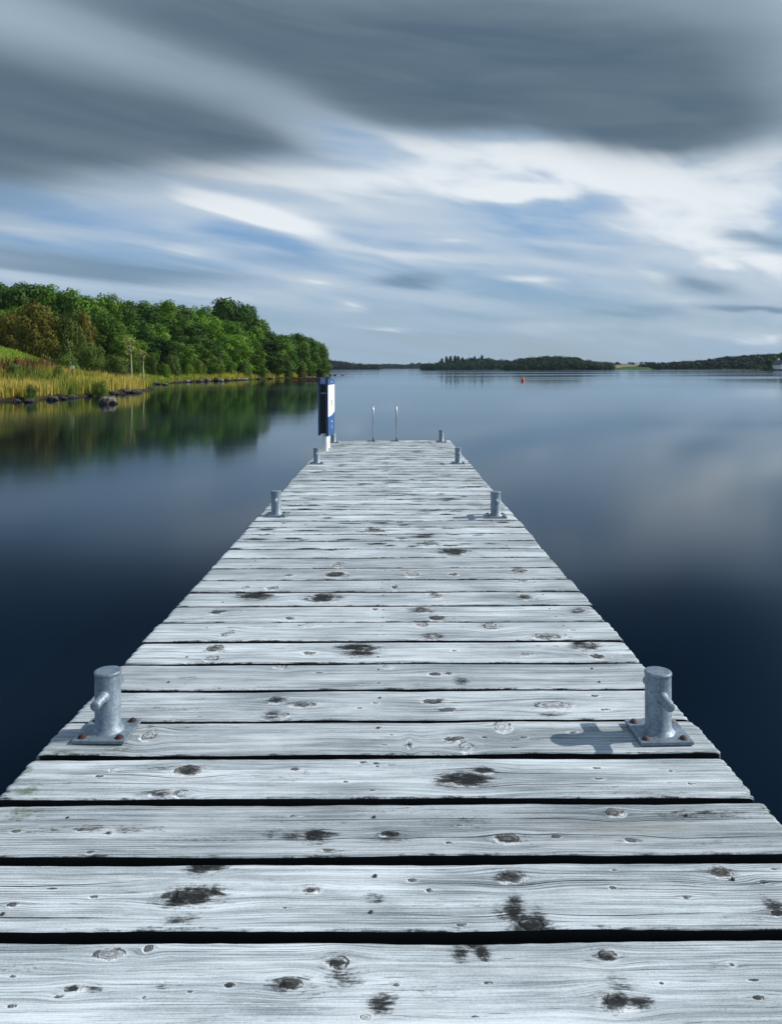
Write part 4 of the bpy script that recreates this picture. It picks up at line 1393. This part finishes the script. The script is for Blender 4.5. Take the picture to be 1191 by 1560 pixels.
# ------------------------------------------------------------------ rocks
def rock_mesh(seed, flat=1.0):
    bm = bmesh.new()
    bmesh.ops.create_icosphere(bm, subdivisions=4, radius=1.0)
    off = Vector((seed * 7.3, seed * 3.1, seed * 5.7))
    for v in bm.verts:
        d = v.co.normalized()
        n = .34 * mnoise.noise(d * 1.3 + off) + .18 * mnoise.noise(d * 2.9 + off) + .08 * mnoise.noise(d * 6.5 + off) + .035 * mnoise.noise(d * 14 + off)
        c = mnoise.cell(d * 2.2 + off)
        v.co = d * (1 + n + .05 * c)
        v.co.z *= flat
    return bm_mesh('rock', bm, True)


ROCKM = [rock_mesh(s, f) for s, f in ((1, .75), (2, .6), (3, .85), (4, .7), (5, .65))]
rmat = {}


def put_rock(px, py, wpx, hpx, mat, label, group=None, k=0, name='rock', on='water'):
    X, Y = on_water(px, py)
    q_ = 1.0 if name == 'boulder' else .82
    W, H = wpx * q_ / F * Y, hpx * q_ / F * Y
    key = (k % 5, mat.name)
    if key not in rmat:
        me = ROCKM[k % 5].copy()
        me.materials.append(mat)
        rmat[key] = me
    o = bpy.data.objects.new(name, rmat[key])
    COL.objects.link(o)
    g = max(WATER - .1, float(ground(np.array([X]), np.array([Y]))[0]) - .05) if on == 'land' else WATER
    o.location = (X, Y, g + H * .18)
    o.scale = (W / 2, W / 2 * .8, H * .95)
    o.rotation_euler = (0, 0, random.Random(px * 3 + py).uniform(-.5, .5))
    tag(o, label, 'rock', group)
    return o


GR = 'rocks along the left waterline'
put_rock(164, 612, 28, 13, M_rocktan, 'large tan boulder standing in the water off the reeds', None, 2, 'boulder')
drk = [(26, 609, 16, 6), (45, 609, 20, 8), (80, 606, 22, 9), (98, 605, 12, 6), (109, 603, 20, 8), (133, 600, 18, 7), (152, 599, 14, 6), (172, 598, 20, 8), (190, 596, 20, 11), (207, 596, 22, 8), (226, 589, 16, 9)]
for i, (px, py, w_, h_) in enumerate(sorted(drk)):
    put_rock(px, py, w_, h_, M_rock, 'dark wet rock at the foot of the golden reeds, %s from the left' % ORD[i], GR, i)
pal = [(246, 573, 9, 7), (262, 574, 9, 5), (276, 573.5, 9, 8), (297, 573.5, 8, 6), (321, 572, 8, 6), (338, 574.5, 7, 6)]
for i, (px, py, w_, h_) in enumerate(pal):
    put_rock(px, py + 5, w_, h_, M_rockpale, 'pale grey rock in the stony shore below the wood, %s from the left' % ORD[i], GR, i + 2)
drk2 = [(238, 583, 18, 5), (252, 584, 10, 5), (254, 581, 12, 6), (268, 580.5, 14, 6), (284, 580, 14, 7), (304, 579.5, 14, 7), (316, 579, 12, 8), (330, 578.5, 12, 8), (346, 578.2, 12, 6), (290, 580, 9, 4), (362, 577.6, 10, 4), (395, 576.5, 10, 4), (412, 575.8, 9, 3.5)]
for i, (px, py, w_, h_) in enumerate(sorted(drk2)):
    put_rock(px, py, w_, h_, (M_rock, M_rocktan, M_rock)[i % 3], 'low brown rock at the water below the wood, %s from the left' % ORD[i], GR, i)
for i, (px, py, w_, h_) in enumerate([(503, 571.2, 7, 4), (510, 571.4, 6, 2.2), (522, 571.6, 6, 1.4)]):
    put_rock(px, py, w_, h_, M_rock, ('dark rock touching the tip of the wooded point', 'small dark rock just off the tip of the wooded point', 'outermost low rock off the tip of the wooded point')[i], 'rocks off the wooded point', i + 1)

# weathered log and a low landing stage by the wood
X, Y = on_water(366, 577.3)
bm = bmesh.new()
bm_tube(bm, [(-1.3, .2, .12), (-.4, .05, .17), (.5, -.05, .2), (1.3, 0, .16)], [.14, .15, .13, .1], 10)
o = link_mesh('log', bm_mesh('log', bm, True), M_greytimber, None, (X, Y, WATER))
tag(o, 'weathered pale log lying at the waterline below the wood', 'log')
X, Y = on_water(470, 578)
t = empty('landing_stage', (X, Y, WATER))
tag(t, 'low red-brown wooden landing stage in the water off the wooded point', 'landing stage')
bm = bmesh.new()
for k in range(11):
    bm_box(bm, -2.6 + k * .48, -2.6 + k * .48 + .455, -.8, .8, .34 + .01 * (k % 3), .40 + .01 * (k % 3), .006)
link_mesh('deck', bm_mesh('deck', bm), M_redwood, t)
bm = bmesh.new()
bm_box(bm, -2.6, 2.6, -.86, -.805, .12, .33, .006)
link_mesh('fascia', bm_mesh('fascia', bm), M_redwood, t)
for px_ in (-2.3, 0, 2.3):
    for py_ in (-.68, .68):
        bm = bmesh.new()
        bm_lathe(bm, [(.08, -1), (.08, .33), (0, .335)], 10)
        link_mesh('pile', bm_mesh('pile', bm), M_beam, t, (px_, py_, 0))
bm = bmesh.new()
bm_box(bm, -.5, 1.1, -.2, .2, .415, .62, .03)
link_mesh('bench', bm_mesh('bench', bm), M_greytimber, t)

# ------------------------------------------------------------------ far shores
def hill(name, prof, base_y, depth, mat, label, tree_h=0.0, Yover=None, kind='structure'):
    """land whose top edge follows prof [(px, py)...]; waterline at photo row base_y"""
    xs = np.array([p[0] for p in prof], float)
    ys = np.array([p[1] for p in prof], float)
    mid = xs.mean()
    Y0 = Yover or (EYE - WATER) * F / (base_y - ROLL * (mid - 595.5) - HZ)
    nx, ny = 60, 10
    pxs = np.linspace(xs[0], xs[-1], nx)
    tops = np.interp(pxs, xs, ys)
    V = []
    for j in range(ny + 4):
        u = j / ny
        if j <= ny:
            Yj = Y0 + depth * u
            f = math.sin(min(1, u) * math.pi / 2) ** .8
        else:
            Yj = Y0 + depth * (1 + (j - ny) * .35)
            f = max(-.1, 1 - (j - ny) * .34)
        for px, ty in zip(pxs, tops):
            Yr = Y0 + depth
            ztop = EYE + (HZ - (ty - ROLL * (px - 595.5))) / F * Yr - tree_h
            z = WATER - .3 + max(.2, (ztop - WATER + .3)) * f
            V.append(((px - 595.5) / F * Yj, Yj, z + .25 * math.sin(px * .7 + j) * f))
    idx = np.arange(len(V)).reshape(ny + 4, nx)
    q = np.stack([idx[:-1, :-1], idx[:-1, 1:], idx[1:, 1:], idx[1:, :-1]], -1).reshape(-1, 4)
    me = from_arrays(name, np.array(V), q, True)
    o = link_mesh(name, me, mat)
    tag(o, label, 'hill', kind=kind)
    return dict(pxs=pxs, tops=tops, Y0=Y0, depth=depth, th=tree_h)


def far_wood(h, n, label, seed, rad=(2.2, 3.6), rows=(0.0, 1.0), rng_px=None, leaf=1.15, mat=None):
    """tree crowns standing all over a hill, as one mass"""
    r = np.random.default_rng(seed)
    lobes = []
    x0, x1 = rng_px or (h['pxs'][0], h['pxs'][-1])
    for _ in range(n):
        px = r.uniform(x0, x1)
        u = rows[0] + (rows[1] - rows[0]) * r.random() ** .8
        Yj = h['Y0'] + h['depth'] * u
        ty = np.interp(px, h['pxs'], h['tops'])
        ztop = EYE + (HZ - (ty - ROLL * (px - 595.5))) / F * (h['Y0'] + h['depth']) - h['th']
        f = math.sin(u * math.pi / 2) ** .8
        z = WATER - .3 + max(.2, ztop - WATER + .3) * f
        rd = r.uniform(*rad) * (h['Y0'] / 600) ** .5
        hh = max(h['th'], 2.5) * r.uniform(.55, 1.12) if u > .6 else max(h['th'], 3) * r.uniform(.5, 1)
        lobes.append((((px - 595.5) / F * Yj, Yj, z + hh - rd * .8), rd))
        if rd < hh:
            lobes.append((((px - 595.5) / F * Yj + r.uniform(-1, 1), Yj, z + hh * .4), rd * .95))
    me = leaf_cloud(seed, lobes, leaf, 9.0 / leaf ** .5)
    o = link_mesh('far_wood', me, mat or M_far)
    tag(o, label, 'wood', kind='stuff')


h1 = hill('hill', [(470, 549), (490, 547), (505, 547), (515, 548), (530, 551), (550, 553), (565, 557), (577, 561.5)], 562.2, 60, M_hill, 'low wooded headland just right of the point', 7)
far_wood(h1, 260, 'dark wood covering the low headland right of the point', 201)
h2 = hill('hill', [(560, 558), (575, 556), (595, 554), (605, 555), (615, 557), (625, 554), (640, 553.5), (655, 556), (670, 557)], 561.6, 120, M_hill, 'most distant low wooded shore at the end of the lake', 8)
far_wood(h2, 260, 'distant blue-grey wood at the end of the lake', 202, (3, 5), leaf=1.8)
h3 = hill('hill', [(645, 561), (652, 556), (660, 553.5), (670, 551), (700, 549), (715, 546), (730, 545.5), (745, 546.5), (760, 548.5), (785, 552), (800, 560)], 563.9, 70, M_hill, 'wooded island hill crowned by a few conifers', 6)
far_wood(h3, 420, 'dark wood covering the hill with the conifers', 203)
h4 = hill('hill', [(770, 561), (778, 552), (790, 547), (810, 545.5), (830, 544), (850, 544), (870, 545.5), (890, 549), (905, 553), (920, 558), (933, 564.5)], 565.3, 60, M_hill, 'rounded wooded hill in the middle of the far shore', 5)
far_wood(h4, 520, 'dark wood covering the rounded hill of the far shore', 204)
hill('hill', [(880, 557), (905, 552.5), (925, 553), (945, 556), (1000, 560)], 561.9, 400, M_hillblue, 'faint blue hill far behind the green field', 0, 2300)
h6 = hill('hill', [(915, 565), (925, 560.5), (940, 558), (955, 557.5), (970, 557.5), (985, 558), (1005, 559)], 565.2, 90, M_stubble, 'low farmland between the two wooded shores', 0)
far_wood(h6, 26, 'hedge trees along the top of the far farmland', 206, (1.4, 2.2), (.9, 1.0))
hill('field', [(936, 564), (950, 561.5), (970, 561), (988, 562.5), (994, 565)], 565.5, 25, M_field, 'bright green field strip on the far shore', 0, 556)
h7 = hill('hill', [(975, 563), (985, 557), (1000, 555.5), (1040, 553.5), (1060, 552.5), (1080, 550.5), (1100, 547.5), (1120, 546), (1140, 544.5), (1160, 543.5), (1191, 542), (1290, 538)], 565.9, 110, M_hill, 'long wooded ridge rising to the right edge', 5)
far_wood(h7, 900, 'dark wood covering the long ridge at the right', 207)
h8 = hill('hill', [(1143, 567.5), (1150, 564), (1165, 562), (1180, 560), (1240, 558)], 568.2, 25, M_hill, 'low near shore with the house at the right edge', 2)
far_wood(h8, 26, 'low hedge and bushes in front of the right-hand house', 208, (1.0, 1.8), (0, .6), (1146, 1184), .9)


def conifer(px, ty, Y, Hm, label, kseed):
    p = at(px, ty, Y)
    t = empty('conifer', (p.x, Y, p.z - Hm))
    tag(t, label, 'tree', 'conifers on the far hill')
    r = random.Random(kseed)
    L = []
    n = 9
    for k in range(n):
        u = k / (n - 1)
        rad = Hm * (.24 if u < .75 else .17) * r.uniform(.8, 1.15)
        L.append(((r.uniform(-.3, .3), r.uniform(-.3, .3), Hm * (.3 + .62 * u)), max(.35, rad)))
    link_mesh('crown', leaf_cloud(kseed, L, .75, 26), M_far, t)
    bm = bmesh.new()
    bm_tube(bm, [(0, 0, -1), (0, 0, Hm * .95)], [.25, .06], 6)
    link_mesh('trunk', bm_mesh('trunk', bm), M_bark, t)


for i, (px, ty, Hm) in enumerate([(673, 546.2, 6), (680, 543.4, 7), (686, 542.6, 8), (693, 542.2, 8), (698, 543, 7), (704, 545, 6), (723, 543, 5), (734, 541.5, 6)]):
    conifer(px, ty, 735, Hm, ('dark conifer on the far hill, %s of the row from the left' % ORD[i]) if i < 7 else 'lone tall conifer standing right of the others on the far hill', 300 + i)

# trees and house at the right edge
for i, (px, ty, wd) in enumerate([(1160, 558.5, 9), (1172, 551, 12), (1179, 545.5, 11), (1190, 541.5, 14), (1206, 540, 18)]):
    Y = 412 + i * 3
    p = at(px, ty, Y)
    o = copy_tree(PROTO['b%d' % (i % 3)])
    o.name = 'broadleaf_tree'
    Hm = p.z - (WATER + .9)
    o.location = (p.x, Y, WATER + .9)
    s = wd / F * Y / 2 / 4.2
    o.scale = (s, s, Hm / 10)
    tag(o, 'dark tree beside the white-gabled house on the right shore, %s from the left' % ORD[i], 'tree', 'trees by the house on the right shore')


def build_house():
    Y = 398.0
    p = at(1189, 566, Y)
    t = empty('house', (p.x, Y, WATER + .6), R(8))
    tag(t, 'white-gabled house at the right edge of the far shore', 'house')
    bm = bmesh.new()
    w, d, h, g = 2.3, 3.5, 2.4, 4.5
    A = [bm.verts.new(c) for c in ((-w, -d, 0), (w, -d, 0), (w, -d, h), (0, -d, g), (-w, -d, h))]
    B = [bm.verts.new((v.co.x, d, v.co.z)) for v in A]
    bm.faces.new(A)
    bm.faces.new(B[::-1])
    for i in range(5):
        j = (i + 1) % 5
        bm.faces.new((A[j], A[i], B[i], B[j]))
    bmesh.ops.recalc_face_normals(bm, faces=bm.faces)
    link_mesh('wall', bm_mesh('wall', bm), M_white, t)
    bm = bmesh.new()
    for s in (-1, 1):
        a0, a1 = Vector((0, 0, g + .02)), Vector((s * (w + .35), 0, h - .30))
        n_ = Vector((s * (g - h), 0, w)).normalized() * .16
        vs = []
        for yy in (-d - .3, d + .3):
            for c in (a0, a1, a1 + n_, a0 + Vector((0, 0, .19))):
                vs.append(bm.verts.new((c.x, yy, c.z + .02)))
        for f in ((0, 1, 2, 3), (7, 6, 5, 4), (0, 4, 5, 1), (1, 5, 6, 2), (2, 6, 7, 3), (3, 7, 4, 0)):
            bm.faces.new([vs[k] for k in f])
    bmesh.ops.recalc_face_normals(bm, faces=bm.faces)
    ro = link_mesh('roof', bm_mesh('roof', bm), M_slate, t)
    bm = bmesh.new()
    bm_box(bm, -.35, .35, 1.2, 2.0, g - .5, g + 1.0, .02)
    link_mesh('chimney', bm_mesh('chimney', bm), M_white, ro)
    for (x0, z0, ww, hh) in ((-1.5, .7, .9, 1.1), (.6, .7, .9, 1.1), (-.4, 2.5, .8, .9)):
        bm = bmesh.new()
        bm_box(bm, x0, x0 + ww, -d - .03, -d + .05, z0, z0 + hh, .01)
        link_mesh('window', bm_mesh('window', bm), M_glass, t)


build_house()

# ------------------------------------------------------------------ air
def build_haze():
    bm = bmesh.new()
    bm_box(bm, -4500, 4500, -4500, 4500, WATER - 6.0, 60)
    m, b, out = new_mat('haze_air')
    v = b.n('ShaderNodeVolumePrincipled', {'Color': (0.62, 0.80, 1.0, 1), 'Density': HAZE, 'Anisotropy': 0.0})
    b.nt.links.new(v.outputs[0], out.inputs['Volume'])
    o = link_mesh('haze', bm_mesh('haze', bm), m)
    tag(o, 'thin blue haze over the far shores', 'haze', kind='stuff')


HAZE = 0.00006
build_haze()
